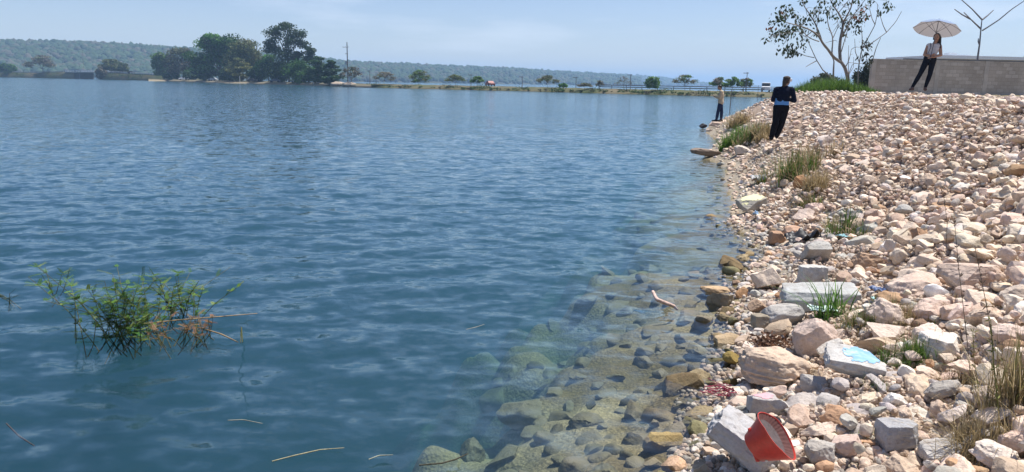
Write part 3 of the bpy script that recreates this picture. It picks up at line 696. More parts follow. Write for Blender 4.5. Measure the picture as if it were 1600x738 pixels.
# ------------------------------------------------------------------ trees
def leaves(mb, g, c, R_, n, size, tint, var=.35, shell=.45, flat=0.0):
    d = g.normal(size=(n, 3)); d /= np.linalg.norm(d, axis=1)[:, None]
    r = shell + (1 - shell) * g.uniform(0, 1, n) ** .7; P = np.asarray(c) + d * r[:, None] * np.asarray(R_)
    a = g.normal(size=(n, 3)); a[:, 2] *= (1 - flat); a /= np.linalg.norm(a, axis=1)[:, None]; b = np.cross(a, d + .5 * g.normal(size=(n, 3)) + [0, 0, flat * 2]); b /= np.linalg.norm(b, axis=1)[:, None] + 1e-9
    s = size * g.uniform(.6, 1.35, n)[:, None]
    V = np.stack([P - a * s, P + b * s * .5, P + a * s, P - b * s * .5], 1).reshape(-1, 3)
    t_ = np.asarray(tint) * g.uniform(1 - var, 1 + var, n)[:, None] * (1 + g.uniform(-.08, .08, (n, 3)))
    mb.add(V, np.arange(n * 4).reshape(n, 4), np.repeat(t_, 4, 0))
def limb(mb, g, a, b, r0, r1, tint, sag=.12, k=6, n=5):
    a, b = np.asarray(a, float), np.asarray(b, float); t = np.linspace(0, 1, k)[:, None]; l = np.linalg.norm(b - a)
    off = g.normal(size=3) * l * sag
    P = a + (b - a) * t + off * (t * (1 - t) * 2) + np.array([0, 0, 1]) * l * .1 * (t * (1 - t) * 2); mb.tube(P, np.linspace(r0, r1, k), n, tint); return P
def tree(name, label, base, H, lobes, leaf, tint, fork=.3, tr=.02, bark=(.12, .10, .08), dens=1.0, twig=0, group=None, seed=1, cat='tree', shell=.25):
    """lobes: (dx, dz, rx, rz) in units of the height; leaves fill each lobe, a limb reaches into it"""
    g = np.random.default_rng(seed); th = thing(name, label, cat, base, 0, group)
    tb, cb = MB(), MB(); f = np.array([g.normal() * .02 * H, 0, fork * H]); limb(tb, g, (0, 0, -.3), f, tr * H, tr * H * .75, bark, .04)
    for (dx, dz, rx, rz) in lobes:
        c = np.array([dx * H, g.uniform(-.6, .6) * rx * H, dz * H]); e = limb(tb, g, f, c, tr * H * .6, tr * H * .16, bark, .1)
        for q in range(3 + twig):
            d = g.normal(size=3); d[2] = abs(d[2]) * .8 + .1; d /= np.linalg.norm(d)
            tip = c + d * np.array([rx, rx, rz]) * H * g.uniform(.7, 1.15); st = e[g.integers(3, 6)]; m_ = limb(tb, g, st, tip, tr * H * .22, tr * H * .06, bark, .14, 5, 4)
            for w in range(2 if twig else 0):
                d2 = d + g.normal(size=3) * .6; limb(tb, g, m_[g.integers(1, 4)], c + d2 / np.linalg.norm(d2) * np.array([rx, rx, rz]) * H * g.uniform(.7, 1.2), tr * H * .09, tr * H * .04, bark, .1, 4, 3)
        if dens > 0:
            for q in range(5):
                o_ = g.normal(size=3); o_ /= np.linalg.norm(o_); cc = c + o_ * np.array([rx, rx, rz]) * H * .55
                lt = np.array(tint[g.integers(len(tint))]) * g.uniform(.7, 1.3)
                leaves(cb, g, cc, np.array([rx, rx, rz]) * H * g.uniform(.5, .85), int(130 * dens), leaf * 1.15, lt, shell=shell)
    tb.build('trunk', M_BARK, th, smooth=True)
    if cb.n: cb.build('crown', M_LEAF, th)
    return th
DG = [(.055, .145, .025), (.085, .20, .036), (.038, .10, .02)]; OL = [(.115, .14, .05), (.085, .12, .04), (.14, .15, .065)]; MG = [(.075, .155, .04), (.11, .19, .05)]; BR = [(.17, .155, .12), (.15, .14, .105), (.13, .145, .075)]
def A_(*a): return [np.array(q) for q in a]
def T(kind, px, D_or_pt, ytop, width, label, tint, lobes='round', dens=1.0, leaf=None, group=None, z=1.0, cat='tree', seed=None, **kw):
    p = D_or_pt if not np.isscalar(D_or_pt) else far_pt(px, D_or_pt); D = p[1]
    H = (horizon_y(px) - ytop) / FPX * D + HC - z; w = width / FPX * D / H * .5
    seed = int(px * 13 + 5) if seed is None else seed; g = np.random.default_rng(seed)
    if lobes == 'round': lb = [(w * dx, dz, w * .55, rz) for dx, dz, rz in ((-.55, .5, .22), (.55, .52, .22), (-.3, .74, .2), (.3, .76, .2), (0, .86, .14), (0, .52, .26), (-.5, .3, .16), (.5, .3, .16))]
    elif lobes == 'open': lb = [(w * dx + g.normal() * .03, dz + g.normal() * .03, w * .45, rz) for dx, dz, rz in ((-.7, .48, .18), (.65, .52, .18), (-.35, .72, .17), (.3, .76, .16), (0, .88, .1), (.05, .55, .2))]
    elif lobes == 'tall': lb = [(w * dx, dz, w * r_ * 1.15, rz * 1.45) for dx, dz, r_, rz in ((-.5, .87, .36, .07), (0, .92, .42, .08), (.42, .84, .36, .07), (-.62, .70, .36, .08), (-.1, .74, .4, .1), (.55, .66, .32, .07), (.86, .55, .26, .06), (-.66, .52, .4, .1), (-.15, .53, .4, .1), (.3, .45, .3, .07), (.85, .42, .22, .05), (-.6, .3, .46, .12), (-.1, .28, .5, .14), (.4, .26, .46, .12))]
    elif lobes == 'tier': lb = [(w * dx, dz, w * r_, rz) for dx, dz, r_, rz in ((0, .92, .45, .07), (-.1, .76, .75, .09), (.25, .58, .85, .10), (-.3, .42, .8, .10), (.3, .25, .85, .12), (-.2, .12, .7, .1))]
    elif lobes == 'shrub': lb = [(w * dx, dz, w * .5, rz) for dx, dz, rz in ((-.55, .4, .34), (.55, .42, .34), (0, .6, .36), (0, .25, .28))]
    else: lb = lobes
    return tree(kind, label, (p[0], p[1], z), H, lb, leaf if leaf else max(.16, D * .0012), tint, dens=dens, group=group, seed=seed, cat=cat, **kw)
GC = 'trees along the causeway'; GI = 'trees on the island'
T('bushy_tree', 12, cw(12, 3), 97, 26, 'small dark green bushy tree at the far left end of the causeway', DG, 'shrub', group=GC, z=2.4, fork=.2)
T('leafless_tree', 68, cw(68, 5), 88, 50, 'broad leafless grey-brown tree left of the white bridge', BR, 'open', .35, group=GC, twig=4, fork=.25, z=3)
T('shrub', 156, cw(158, -.5), 104, 20, 'tan dry shrub at the right end of the white bridge', [(.22, .18, .12), (.17, .15, .09)], 'shrub', .8, group=GC, z=.2, fork=.1)
T('spreading_tree', 174, cw(174, 15), 94, 34, 'olive brown tree right of the bridge and its tan shrub', OL, 'round', .7, group=GC, z=3.5)
T('palm_like_tree', 191, cw(191, 15), 96, 22, 'yellow-green tufted tree beside the olive brown tree near the bridge', [(.12, .15, .05), (.08, .12, .04)], 'shrub', .8, group=GC, z=3.3)
for px, yt, w, lab in ((268, 108, 26, 'low dark bush left of the leafless island tree'), (304, 106, 30, 'low dark bush between leafless tree and big dark tree'), (326, 100, 36, 'dark bush under the left side of the big dark tree'), (358, 102, 36, 'dark bush under the right side of the big dark tree'), (403, 104, 34, 'dark bush under the olive brown tree'), (436, 102, 34, 'dark bush left of the trunk of the tallest tree'), (486, 106, 28, 'dark bush left of the tiered green tree')):
    T('bush', px, isl_pt(px, .42), yt, w, lab, [(.035, .08, .02), (.05, .11, .028)], 'shrub', 1.3, group=GI, fork=.12, cat='bush')
T('bushy_tree', 255, isl_pt(255, .7), 82, 30, 'rounded green tree at the left end of the island', MG, 'round', group=GI, fork=.2)
T('leafless_tree', 287, isl_pt(287, .7), 76, 50, 'wide greyish brown tree between the left green tree and the big dark tree', BR, 'round', .75, group=GI, twig=2)
T('big_tree', 343, isl_pt(343, .55), 55, 94, 'big dense dark green tree in the middle of the island', DG, 'round', 2.6, group=GI, fork=.2, leaf=.5)
T('spreading_tree', 386, isl_pt(386, .5), 64, 66, 'olive brown thinning tree right of the big dark tree', OL, 'round', 1.2, group=GI)
T('spreading_tree', 375, isl_pt(375, .2), 92, 36, 'low yellowish olive tree in front of the big dark tree', [(.12, .14, .045), (.15, .16, .05)], 'tier', 1.0, group=GI)
T('bushy_tree', 420, isl_pt(420, .5), 86, 40, 'mid green bushy tree between the olive tree and the tallest tree', MG + DG, 'round', 1.0, group=GI)
T('tall_tree', 452, isl_pt(452, .5), 43, 76, 'tallest tree of the island with an open dark green crown', [(.04, .075, .03), (.055, .09, .035)], 'tall', 1.0, group=GI, fork=.4, shell=.2)
T('bushy_tree', 470, isl_pt(470, .3), 92, 60, 'dark round shrubby tree under the tallest tree', DG, 'shrub', 1.4, group=GI, fork=.15)
T('almond_tree', 499, isl_pt(499, .4), 90, 30, 'tiered green tree right of the tallest tree', [(.035, .085, .02), (.05, .11, .03)], 'tier', 1.3, group=GI)
T('almond_tree', 519, isl_pt(519, .4), 96, 34, 'last leafy tree at the right end of the island', [(.045, .10, .028), (.03, .065, .02)], 'tier', 1.3, group=GI)
T('leafless_tree', 549, isl_pt(549, .5), 104, 34, 'bare branching tree beside the tall utility pole', BR, 'open', .12, group=GI, twig=4, fork=.2)
for k, (px, yt, w, tint, lob, dn, lab) in enumerate([
    (600, 112, 34, BR, 'open', .45, 'pale brown thin tree first right of the island'), (655, 110, 30, MG + OL, 'round', .6, 'fullest green tree on the open causeway'),
    (711, 117, 28, OL, 'open', .5, 'sparse olive tree left of the pole with a green tree'), (746, 119, 18, MG, 'open', .8, 'small bright green forked tree left of the red car'),
    (855, 118, 28, BR + OL, 'open', .45, 'thin brownish tree alone right of the red car'), (880, 129, 14, DG, 'shrub', .8, 'low dark green shrub by the road right of the thin brown tree'),
    (914, 130, 22, BR, 'open', .3, 'faint dry sapling left of the guard rail start'), (937, 126, 14, BR, 'open', .2, 'spindly dry sapling at the guard rail start'),
    (974, 120, 26, BR, 'open', .06, 'bare spreading tree beside the second to last pole'), (1019, 120, 22, MG, 'round', .5, 'single grey-green tree on the guard rail stretch'),
    (1070, 116, 34, BR + MG, 'open', .4, 'sparse twiggy tree left of the man'), (1122, 121, 24, MG + BR, 'open', .6, 'airy tree directly behind the man'),
    (1145, 121, 24, MG, 'open', .7, 'middle airy tree between the man and the dark figure'), (1165, 122, 24, MG + BR, 'open', .6, 'airy tree beside the last pole')]):
    T('roadside_tree', px, cw(px, 15 if k % 3 else 3.5), yt, w * 1.1, lab, [tuple(1.35 * q for q in c_) for c_ in tint], lob, dn * .75, group=GC, twig=2, fork=.25, shell=.0, leaf=.17, tr=.014)
T('shrub', 1288, far_pt(1288, 90), 113, 56, 'grey-green shrub behind the bright grass mound', [(.07, .09, .05), (.09, .10, .06)], 'shrub', 1.4, z=1.6, fork=.15, leaf=.14, twig=2)
T('shrub', 1348, far_pt(1348, 62), 98, 34, 'dark shrub against the left end of the block wall', [(.05, .07, .04), (.07, .09, .05)], 'shrub', 1.1, z=1.8, fork=.15, leaf=.10, twig=2)
T('leafy_tree', 1628, far_pt(1628, 75), 66, 66, 'edge of a green tree behind the wall at the right border', MG, 'round', .9, z=2, leaf=.12)

mb = MB(); g = np.random.default_rng(12)
for q in range(1300):
    px = g.uniform(-100, 1400) if q < 900 else g.uniform(-60, 240)
    if 100 < px < 160 or 232 < px < 575: continue
    p = cw(px, g.uniform(0, 5)); r = g.uniform(.25, .8) * (1 + .6 * math.sin(px * .11)); leaves(mb, g, (p[0], p[1], (.35 if px > 240 else g.uniform(.3, roadz(px) - .6)) + r * .4), (r * 1.5, r, r * .8), 26, .2, A_((.09, .15, .035), (.15, .13, .075), (.06, .10, .03))[g.integers(3)], .4, .1)
tag(mb.build('shore_vegetation', M_LEAF), 'low green growth along the causeway edge', kind='stuff')
# poles
def pole(px, p, ytop, label, arms=((.93, 1.6),), r=.11, tint=(.16, .15, .15), z=1.0, box=False):
    H = (horizon_y(px) - ytop) / FPX * p[1] + HC - z; th = thing('utility_pole', label, 'utility pole', (p[0], p[1], z), 0, 'poles along the causeway')
    mb = MB(); mb.tube([(0, 0, -.5), (0, 0, H * .5), (0, 0, H)], [r * 1.25, r, r * .8], 8, tint); mb.build('shaft', M_BARK, th, smooth=True)
    for f, w in arms:
        mb = MB(); mb.box((-.25 * w, -.14, H * f), (w, .1, .12), tint=tint)
        for q in (-.7, -.25, .2): mb.tube([(q * w, -.14, H * f), (q * w, -.14, H * f + .22)], .05, 6, (.4, .4, .42))
        mb.build('cross_arm', M_BARK, th)
    if box:
        mb = MB(); mb.tube([(-.4, -.1, H * .46), (-.4, -.1, H * .54)], .3, 10, (.3, .31, .33)); mb.build('transformer', M_PAINT, th, smooth=True)
pole(544, isl_pt(544, .6), 69, 'tallest utility pole standing at the right end of the island', ((.88, 1.9), (.72, .9)), .17, box=True)
for px, yt, lab in ((132, 78, 'slim dark pole on the white bridge'), (578, 111, 'pole beside the first pale tree right of the island'), (736, 117, 'pole left of the small bright green tree'), (816, 120, 'pole right of the red car'), (900, 121, 'pole right of the low dark shrub'), (985, 117, 'pole beside the bare spreading tree'), (1166, 114, 'last pole left of the dark figure')):
    pole(px, cw(px, 14), yt, lab, ((.95, 1.2),), .09, z=roadz(px) - .2)

# vehicles
M_GLASS = m_plain('car_glass', (.02, .025, .03), .15, .1, 3, .5); M_TYRE = m_plain('tyre', (.02, .02, .02), .9); M_LAMP = m_plain('lamp_lens', (.6, .55, .5), .2)
def car(kind, label, p, z, rz, colr, truck=False, group='cars parked on the island'):
    th = thing(kind, label, 'truck' if truck else 'car', (p[0], p[1], z), rz, None if truck else group)
    def prof(pts, w, mb, tint, inset=0.0):
        P = np.array(pts); n = len(P); V = np.vstack([np.stack([P[:, 0], np.full(n, -w / 2) + inset * (P[:, 1] > 1), P[:, 1]], 1), np.stack([P[:, 0], np.full(n, w / 2) - inset * (P[:, 1] > 1), P[:, 1]], 1)])
        mb.add(V, [[i, (i + 1) % n, n + (i + 1) % n, n + i] for i in range(n)], tint)
        mb.add(V[:n], [list(range(n))], tint); mb.add(V[n:], [list(range(n))[::-1]], tint)
    mb = MB()
    if truck:
        prof([(-2.3, .45), (2.4, .45), (2.4, 1.1), (2.1, 1.25), (1.7, 2.0), (.6, 2.05), (.5, 1.15), (-2.3, 1.15)], 1.9, mb, colr, .08); mb.build('body', M_PAINT, th)
        mb = MB(); prof([(1.78, 1.3), (2.14, 1.28), (1.76, 1.92), (1.72, 1.92)], 1.66, mb, (1, 1, 1)); mb.box((1.15, 0, 1.62), (.8, 1.86, .5)); mb.build('windows', M_GLASS, th)
    else:
        prof([(-2.1, .35), (2.1, .35), (2.15, .75), (1.9, .92), (1.0, 1.0), (.45, 1.44), (-1.0, 1.46), (-1.7, 1.02), (-2.1, .95)], 1.72, mb, colr, .14); mb.build('body', M_PAINT, th)
        mb = MB(); prof([(.92, 1.03), (.5, 1.38), (-1.0, 1.40), (-1.56, 1.05)], 1.76, mb, (1, 1, 1), .15); mb.build('windows', M_GLASS, th)
    for sx in (-1.35, 1.35):
        for sy in (-.8, .8):
            mb = MB(); mb.tube([(sx, sy - .11, .33), (sx, sy + .11, .33)], .33, 14, (1, 1, 1)); mb.build('wheel', M_TYRE, th)
    for sy in (-.6, .6):
        mb = MB(); mb.box((2.3 if truck else 2.09, sy, .78), (.14, .34, .18)); mb.build('headlight', M_LAMP, th)
for px, f, colr, rz, lab in ((287, .35, (.75, .76, .78), .2, 'white car under the leafless tree of the island'), (334, .22, (.32, .34, .36), 2.9, 'grey car parked under the big dark tree'), (394, .2, (.05, .05, .06), .1, 'black car parked right of the low olive tree'), (430, .2, (.10, .12, .16), 3.2, 'dark blue car below the mid green bushy tree'), (463, .16, (.72, .72, .72), .25, 'white car under the tallest tree'), (516, .25, (.7, .7, .68), 3.0, 'white car under the last leafy tree')):
    p = isl_pt(px, f); car('parked_car', lab, p, .72, rz, colr)
car('parked_car', 'dark car on the causeway between bridge and island', cw(206, 8), roadz(206) + .03, .3, (.03, .03, .035), group='cars on the causeway')
car('parked_car', 'dark car crossing the white bridge', cw(123, 8), roadz(123) + .04, .3, (.04, .04, .05), group='cars on the causeway')
car('red_car', 'red car driving along the open causeway', cw(766, 7.4), 1.13, -1.25, (.28, .06, .045), group='cars on the causeway')
car('pickup_truck', 'white pickup truck behind the guard rail right of the man', cw(1197, 8), 1.13, -1.9, (.75, .76, .78), True)
# small things on the island shore
for px, f, h, lab in ((463, .05, 1.7, 'left one of the two white posts under the tallest tree'), (491, .05, 2.2, 'white post below the tiered green tree'), (375, .05, 2.6, 'white post in front of the low olive tree'), (520, -.005, 2.8, 'dark post standing in the water off the island')):
    p = isl_pt(px, f); mb = MB(); q = (.7, .7, .68) if 'white' in lab else (.06, .05, .05)
    mb.tube([(0, 0, -.8), (0, 0, h * .9), (0, 0, h)], [.13, .13, .09], 8, q); mb.box((0, 0, h), (.34, .34, .1), tint=q)
    tag(mb.build('post', M_CONC, loc=(p[0], p[1], .3)), lab, 'post')
for px, r, lab in ((529, 2.6, 'left pile of pale sand at the right end of the island'), (547, 2.3, 'right pile of pale sand below the tall pole')):
    p = isl_pt(px, .12); V, F = ICO(4); V = V * [r, r * .8, 1.0]; V = V * (1 + .12 * noise3(V * 1.3, 3))[:, None]; mb = MB(); mb.add(V, F, (.42, .34, .26))
    tag(mb.build('sand_pile', M_BARK, smooth=True, loc=(p[0], p[1], .6)), lab, 'sand pile')

# ------------------------------------------------------------------ plateau: block wall, roof behind, foreground tree
WY = 43.0
wl = at_depth(1362, 120, WY); wr_ = at_depth(1760, 120, WY + 2.0)
ztop = at_depth(1400, 92.5, WY)[2]; zb = 1.85; WH = ztop - zb
ang = math.atan2(wr_[1] - wl[1], wr_[0] - wl[0]); WL = math.hypot(wr_[0] - wl[0], wr_[1] - wl[1])
t = NT('concrete_blocks'); c = t.n('TexCoord').outputs['Object']; sx = t.n('SeparateXYZ'); t.l(c, sx.inputs[0]); cb = t.n('CombineXYZ'); t.l(sx.outputs[0], cb.inputs[0]); t.l(sx.outputs[2], cb.inputs[1])
bk = t.n('TexBrick', offset=.5); bk.inputs['Scale'].default_value = 1; bk.inputs['Brick Width'].default_value = .40; bk.inputs['Row Height'].default_value = .2; bk.inputs['Mortar Size'].default_value = .010; bk.inputs['Bias'].default_value = -.45
bk.inputs['Color1'].default_value = (.50, .42, .345, 1); bk.inputs['Color2'].default_value = (.74, .65, .56, 1); bk.inputs['Mortar'].default_value = (.42, .35, .29, 1); t.l(cb.outputs[0], bk.inputs[0])
st = t.ramp(t.noise(c, .9, 5, .6), [(.3, .78), (.7, 1.12)]); fn = t.noise(c, 22, 4)
colw = t.mix(1, t.mix(1, bk.outputs[0], st, 'MULTIPLY'), t.ramp(fn, [(.3, .85), (.7, 1.1)]), 'MULTIPLY')
M_BLOCK = t.principled(colw, .92, t.bump(t.math('ADD', t.math('MULTIPLY', bk.outputs[1], -.7), fn), .5, .01), .1)
wall = thing('block_wall', 'grey concrete block wall on top of the rubble bank', 'wall', (wl[0], wl[1], zb), ang)
mb = MB(); mb.box((WL / 2, .08, WH / 2 - .2), (WL, .16, WH + .4)); mb.build('wall_panel', M_BLOCK, wall)
for px in (1364, 1471, 1555, 1650):
    u = (at_depth(px, 120, WY)[0] - wl[0]) / math.cos(ang); mb = MB(); mb.box((u, .075, WH / 2 - .2), (.24, .19, WH + .404), tint=(.54, .47, .40)); mb.build('pilaster', M_CONC, wall)
mb = MB(); mb.box((WL / 2 + .9, .08, WH + .03), (WL - 1.9, .2, .055), tint=(.2, .21, .23)); mb.build('wall_top_strip', M_CONC, wall)  # thin dark bluish strip along the top edge of the wall
bh = thing('low_building', 'long low building with a flat white roof behind the block wall', 'building', (*at_depth(1560, 90, 75)[:2], 2.0), ang)
zt = at_depth(1545, 90, 75)[2] - 2.0
mb = MB(); mb.box((0, 3, zt / 2 - .2), (13, 7, zt), tint=(.5, .5, .48)); mb.build('walls', M_CONC, bh)
mb = MB(); mb.box((0, 3, zt + .06 - .15), (14, 8, .3), tint=(.80, .81, .82)); mb.build('roof', M_PAINT, bh)
mb = MB(); mb.box((-3.2, 3, zt + .24), (3.6, 2.2, .09), tint=(.55, .6, .66)); mb.box((-2.8, 3, zt + .38), (.9, .7, .2), tint=(.8, .8, .8)); mb.build('roof_vent', M_PAINT, bh)
for k in range(4): mb = MB(); mb.box((-4.5 + 3 * k, -.52, zt * .55), (1.2, .06, 1.0)); mb.build('window', M_GLASS, bh)

# foreground tree: branches follow the photograph's branching, spread in depth
TD = 45.0
def q6(cx, cy): return 1180 + cx / 4.92, cy / 4.92
g = np.random.default_rng(4)
tb0 = at_depth(*q6(712, 600), TD); tz0 = tz(tb0[0], tb0[1]); BASE = np.array([tb0[0], tb0[1], min(tz0, tb0[2])])
TREE = thing('sparse_tree', 'half bare tree with curling branches and drooping dark leaves above the bank', 'tree', BASE)
tb, cb = MB(), MB()
def q6w(p, dy): return at_depth(*q6(*p), TD + dy) - BASE
BR6 = [([(712, 640), (708, 585), (690, 520), (655, 470)], .14, .11, 0, 0), ([(655, 470), (648, 380), (655, 300), (668, 240), (678, 170)], .12, .085, 0, .5), ([(678, 170), (640, 100), (600, 45), (565, -30)], .075, .03, .5, 1.6), ([(678, 170), (702, 128), (738, 60), (752, -30)], .07, .03, .5, -.8),
  ([(655, 478), (600, 440), (560, 380), (520, 335), (490, 280), (440, 240), (380, 212), (300, 190), (235, 172)], .11, .025, 0, -2), ([(545, 368), (515, 330), (500, 280), (462, 180), (412, 100), (370, 40), (350, -20)], .08, .022, -.6, 1.2), ([(600, 440), (588, 400), (600, 290), (562, 200), (550, 110), (582, 60)], .06, .018, -.2, 1.8),
  ([(600, 290), (640, 200), (630, 150)], .03, .012, .9, 1.4), ([(490, 320), (430, 300), (390, 270), (330, 200), (270, 180)], .04, .012, -.8, -2.4), ([(655, 300), (700, 230), (730, 150), (800, 60), (850, -10)], .05, .02, .3, -1.6), ([(500, 280), (470, 235), (480, 150), (500, 60), (505, -10)], .035, .012, -.6, -.2),
  ([(690, 520), (720, 470), (740, 380)], .03, .012, 0, -.8), ([(662, 400), (690, 300), (720, 200), (760, 120)], .035, .012, .2, -1.2), ([(640, 100), (690, 40), (720, 0)], .03, .012, .9, .2), ([(440, 240), (380, 290), (340, 240), (250, 250), (160, 280), (100, 285)], .03, .01, -1.2, -2.6)]
for pts, r0, r1, d0, d1 in BR6:
    n = len(pts); W3 = np.array([q6w(p, d0 + (d1 - d0) * i / (n - 1)) for i, p in enumerate(pts)])
    s = np.linspace(0, n - 1, n * 3); P3 = np.stack([np.interp(s, range(n), W3[:, k]) for k in range(3)], 1); P3[1:-1] = (P3[:-2] + 2 * P3[1:-1] + P3[2:]) / 4
    tb.tube(P3, np.linspace(r0, r1, len(P3)) * .78, 7, (.27, .235, .20))
    if r1 < .04:
        for q in range(5):
            a = P3[g.integers(len(P3) // 3, len(P3))]; d = g.normal(size=3) + [0, 0, .5]; d *= g.uniform(.25, .6) / np.linalg.norm(d); limb(tb, g, a, a + d, .016, .006, (.27, .235, .2), .15, 5, 4)
CL = [(200, 80), (240, 60), (170, 120), (165, 165), (220, 125), (270, 75), (120, 215), (180, 235), (100, 285), (160, 270), (230, 250), (280, 210), (260, 240), (210, 370), (260, 390), (300, 395), (280, 345), (320, 130), (370, 170), (400, 140), (360, 10), (370, 250), (380, 290), (355, 345), (465, 80), (480, 135), (510, 10), (440, 95), (340, 200), (465, 250), (610, 130), (580, 80), (600, 20), (690, 180), (700, 240), (760, 120), (790, 150), (830, 70), (840, 110), (780, 190), (775, 230), (730, 10), (780, 5), (890, 10), (955, 85), (1010, 25), (1030, 40), (230, 280), (195, 150), (290, 260), (640, 20), (690, 100), (545, 90), (720, 160), (820, 130), (250, 210), (200, 260), (235, 375)]
for (cx, cy) in CL:
    c = q6w((cx, cy), float(np.interp(cx, [100, 500, 700, 1000], [-2.3, .3, .4, -1.2])) + g.normal() * .35)
    near = min(((P_ - c) @ (P_ - c), k) for k, P_ in enumerate(np.vstack(tb.V)[::40]))[1]; a = np.vstack(tb.V)[::40][near]
    limb(tb, g, a, c + [0, 0, .1], .014, .006, (.27, .235, .2), .12, 5, 4)
    red = (cx, cy) in ((790, 150), (840, 110), (830, 70), (200, 80), (120, 215), (820, 130))
    for q in range(int(g.integers(12, 20))):
        base = c + g.normal(size=3) * [.16, .16, .13]; d = np.array([g.normal() * .5, g.normal() * .5, -.8 + g.normal() * .35]); d /= np.linalg.norm(d); l = g.uniform(.14, .27)
        sd2 = np.cross(d, g.normal(size=3)); sd2 /= np.linalg.norm(sd2); tt = np.array((.20, .075, .035) if red and q % 2 else (.045, .065, .030)) * g.uniform(.6, 1.6)
        cb.add([base, base + d * l * .5 + sd2 * l * .27, base + d * l, base + d * l * .5 - sd2 * l * .27], [[0, 1, 2, 3]], tt)
tb.build('trunk', M_BARK, TREE, smooth=True); cb.build('crown', M_LEAF, TREE)
# thin saplings beside it
def sapling(name, label, lines, D, colr, leafpts=(), rbase=.03, conv=q6, cat='tree'):
    p0 = at_depth(*conv(*lines[0][0]), D); b = np.array([p0[0], p0[1], tz(p0[0], p0[1])]); th = thing(name, label, cat, b); tb, cb = MB(), MB()
    for i, ln_ in enumerate(lines):
        W3 = np.array([at_depth(*conv(*p), D + (.5 * math.sin(i * 2.1)) * k / max(1, len(ln_) - 1)) - b for k, p in enumerate(ln_)])
        if i == 0: W3 = np.vstack([[W3[0][0], W3[0][1], -.15], W3])
        n = len(W3); s = np.linspace(0, n - 1, n * 3); P3 = np.stack([np.interp(s, range(n), W3[:, k]) for k in range(3)], 1); tb.tube(P3, np.linspace(rbase if i == 0 else rbase * .62, rbase * .3, len(P3)), 6, colr)
    for p in leafpts:
        c = at_depth(*conv(*p), D) - b
        for q in range(14):
            base = c + g.normal(size=3) * .14; d = np.array([g.normal() * .5, g.normal() * .5, -.8]); d /= np.linalg.norm(d); l = g.uniform(.12, .24); s2 = np.cross(d, g.normal(size=3)); s2 /= np.linalg.norm(s2)
            cb.add([base, base + d * l * .5 + s2 * l * .25, base + d * l, base + d * l * .5 - s2 * l * .25], [[0, 1, 2, 3]], np.array((.05, .055, .035)) * g.uniform(.6, 1.5))
    tb.build('trunk', M_BARK, th, smooth=True)
    if cb.n: cb.build('crown', M_LEAF, th)
sapling('bare_sapling', 'thin bent sapling left of the sparse tree leaning to the left', [[(600, 625), (575, 585), (520, 540), (470, 460), (420, 350), (392, 275)], [(455, 445), (385, 430), (320, 402)], [(470, 470), (430, 490), (390, 515)]], 44, (.26, .23, .2), ((300, 395), (265, 400)), .045)
sapling('bare_sapling', 'upright short grey stem between leaning sapling and sparse tree', [[(600, 630), (602, 540), (606, 470), (592, 440)]], 46, (.24, .22, .2), (), .075)
sapling('bare_sapling', 'tall twiggy sapling touching the left end of the block wall', [[(788, 620), (790, 560), (800, 480), (822, 375), (880, 270), (922, 190), (940, 100), (940, 30)], [(825, 370), (900, 330), (1010, 250), (1080, 170), (1125, 90)], [(922, 190), (900, 150), (872, 40)], [(900, 470), (930, 370), (965, 290)], [(800, 480), (770, 400), (765, 300)], [(822, 375), (822, 280), (815, 200)], [(1010, 250), (985, 200), (960, 120)]], 41.5, (.27, .24, .21), ((850, 310), (870, 330), (850, 370), (860, 400), (880, 460), (820, 450), (855, 350), (870, 480)), .04)
sapling('bare_sapling', 'small twiggy stem right of the trunk of the sparse tree', [[(722, 620), (722, 560), (750, 490), (840, 489)], [(722, 570), (755, 520), (757, 440)], [(718, 600), (716, 450), (718, 350)]], 44.5, (.25, .22, .19), (), .03)
sapling('bare_tree', 'leafless forked tree rising behind the block wall', [[(1374, 330), (1376, 280), (1386, 210), (1392, 140), (1397, 95)], [(1397, 95), (1350, 45), (1288, -10)], [(1392, 140), (1345, 95), (1310, 60)], [(1340, 92), (1300, 70), (1265, 45)], [(1399, 95), (1425, 75), (1452, 50)], [(1398, 148), (1430, 128), (1480, 95), (1540, 45), (1600, 5)], [(1385, 215), (1379, 200), (1380, 185)]], 55, (.22, .21, .22), (), .09, lambda a, b: (1080 + a * .3252, b * .3252))

# ------------------------------------------------------------------ grass
def blades(mb, g, c, n, h, spread, tints, lean=.5, width=.006, seg=4, droop=.6):
    c = np.asarray(c, float)
    for k in range(n):
        b = c + np.array([g.normal() * spread, g.normal() * spread, 0]); hh = h * g.uniform(.45, 1.1); az = g.uniform(0, 6.283); le = lean * abs(g.normal()) * hh
        d = np.array([math.cos(az), math.sin(az), 0]); side = np.array([-d[1], d[0], 0]) * width * g.uniform(.7, 1.3)
        tt = np.array(tints[g.integers(len(tints))]) * g.uniform(.7, 1.25); V = []
        for s in range(seg + 1):
            f = s / seg; p = b + d * le * f ** 1.6 + [0, 0, hh * (f - droop * le / hh * .5 * f ** 2.2) if hh > 0 else 0]; w = (1 - f) ** .7
            V += [p - side * w, p + side * w]
        mb.add(V, [[2 * s, 2 * s + 1, 2 * s + 3, 2 * s + 2] for s in range(seg)], tt)
GR = [(.085, .16, .025), (.12, .20, .04), (.06, .12, .02)]; DRY = [(.38, .29, .15), (.30, .22, .11), (.44, .35, .2)]; MIXG = GR + DRY[:2]
gg = np.random.default_rng(9)
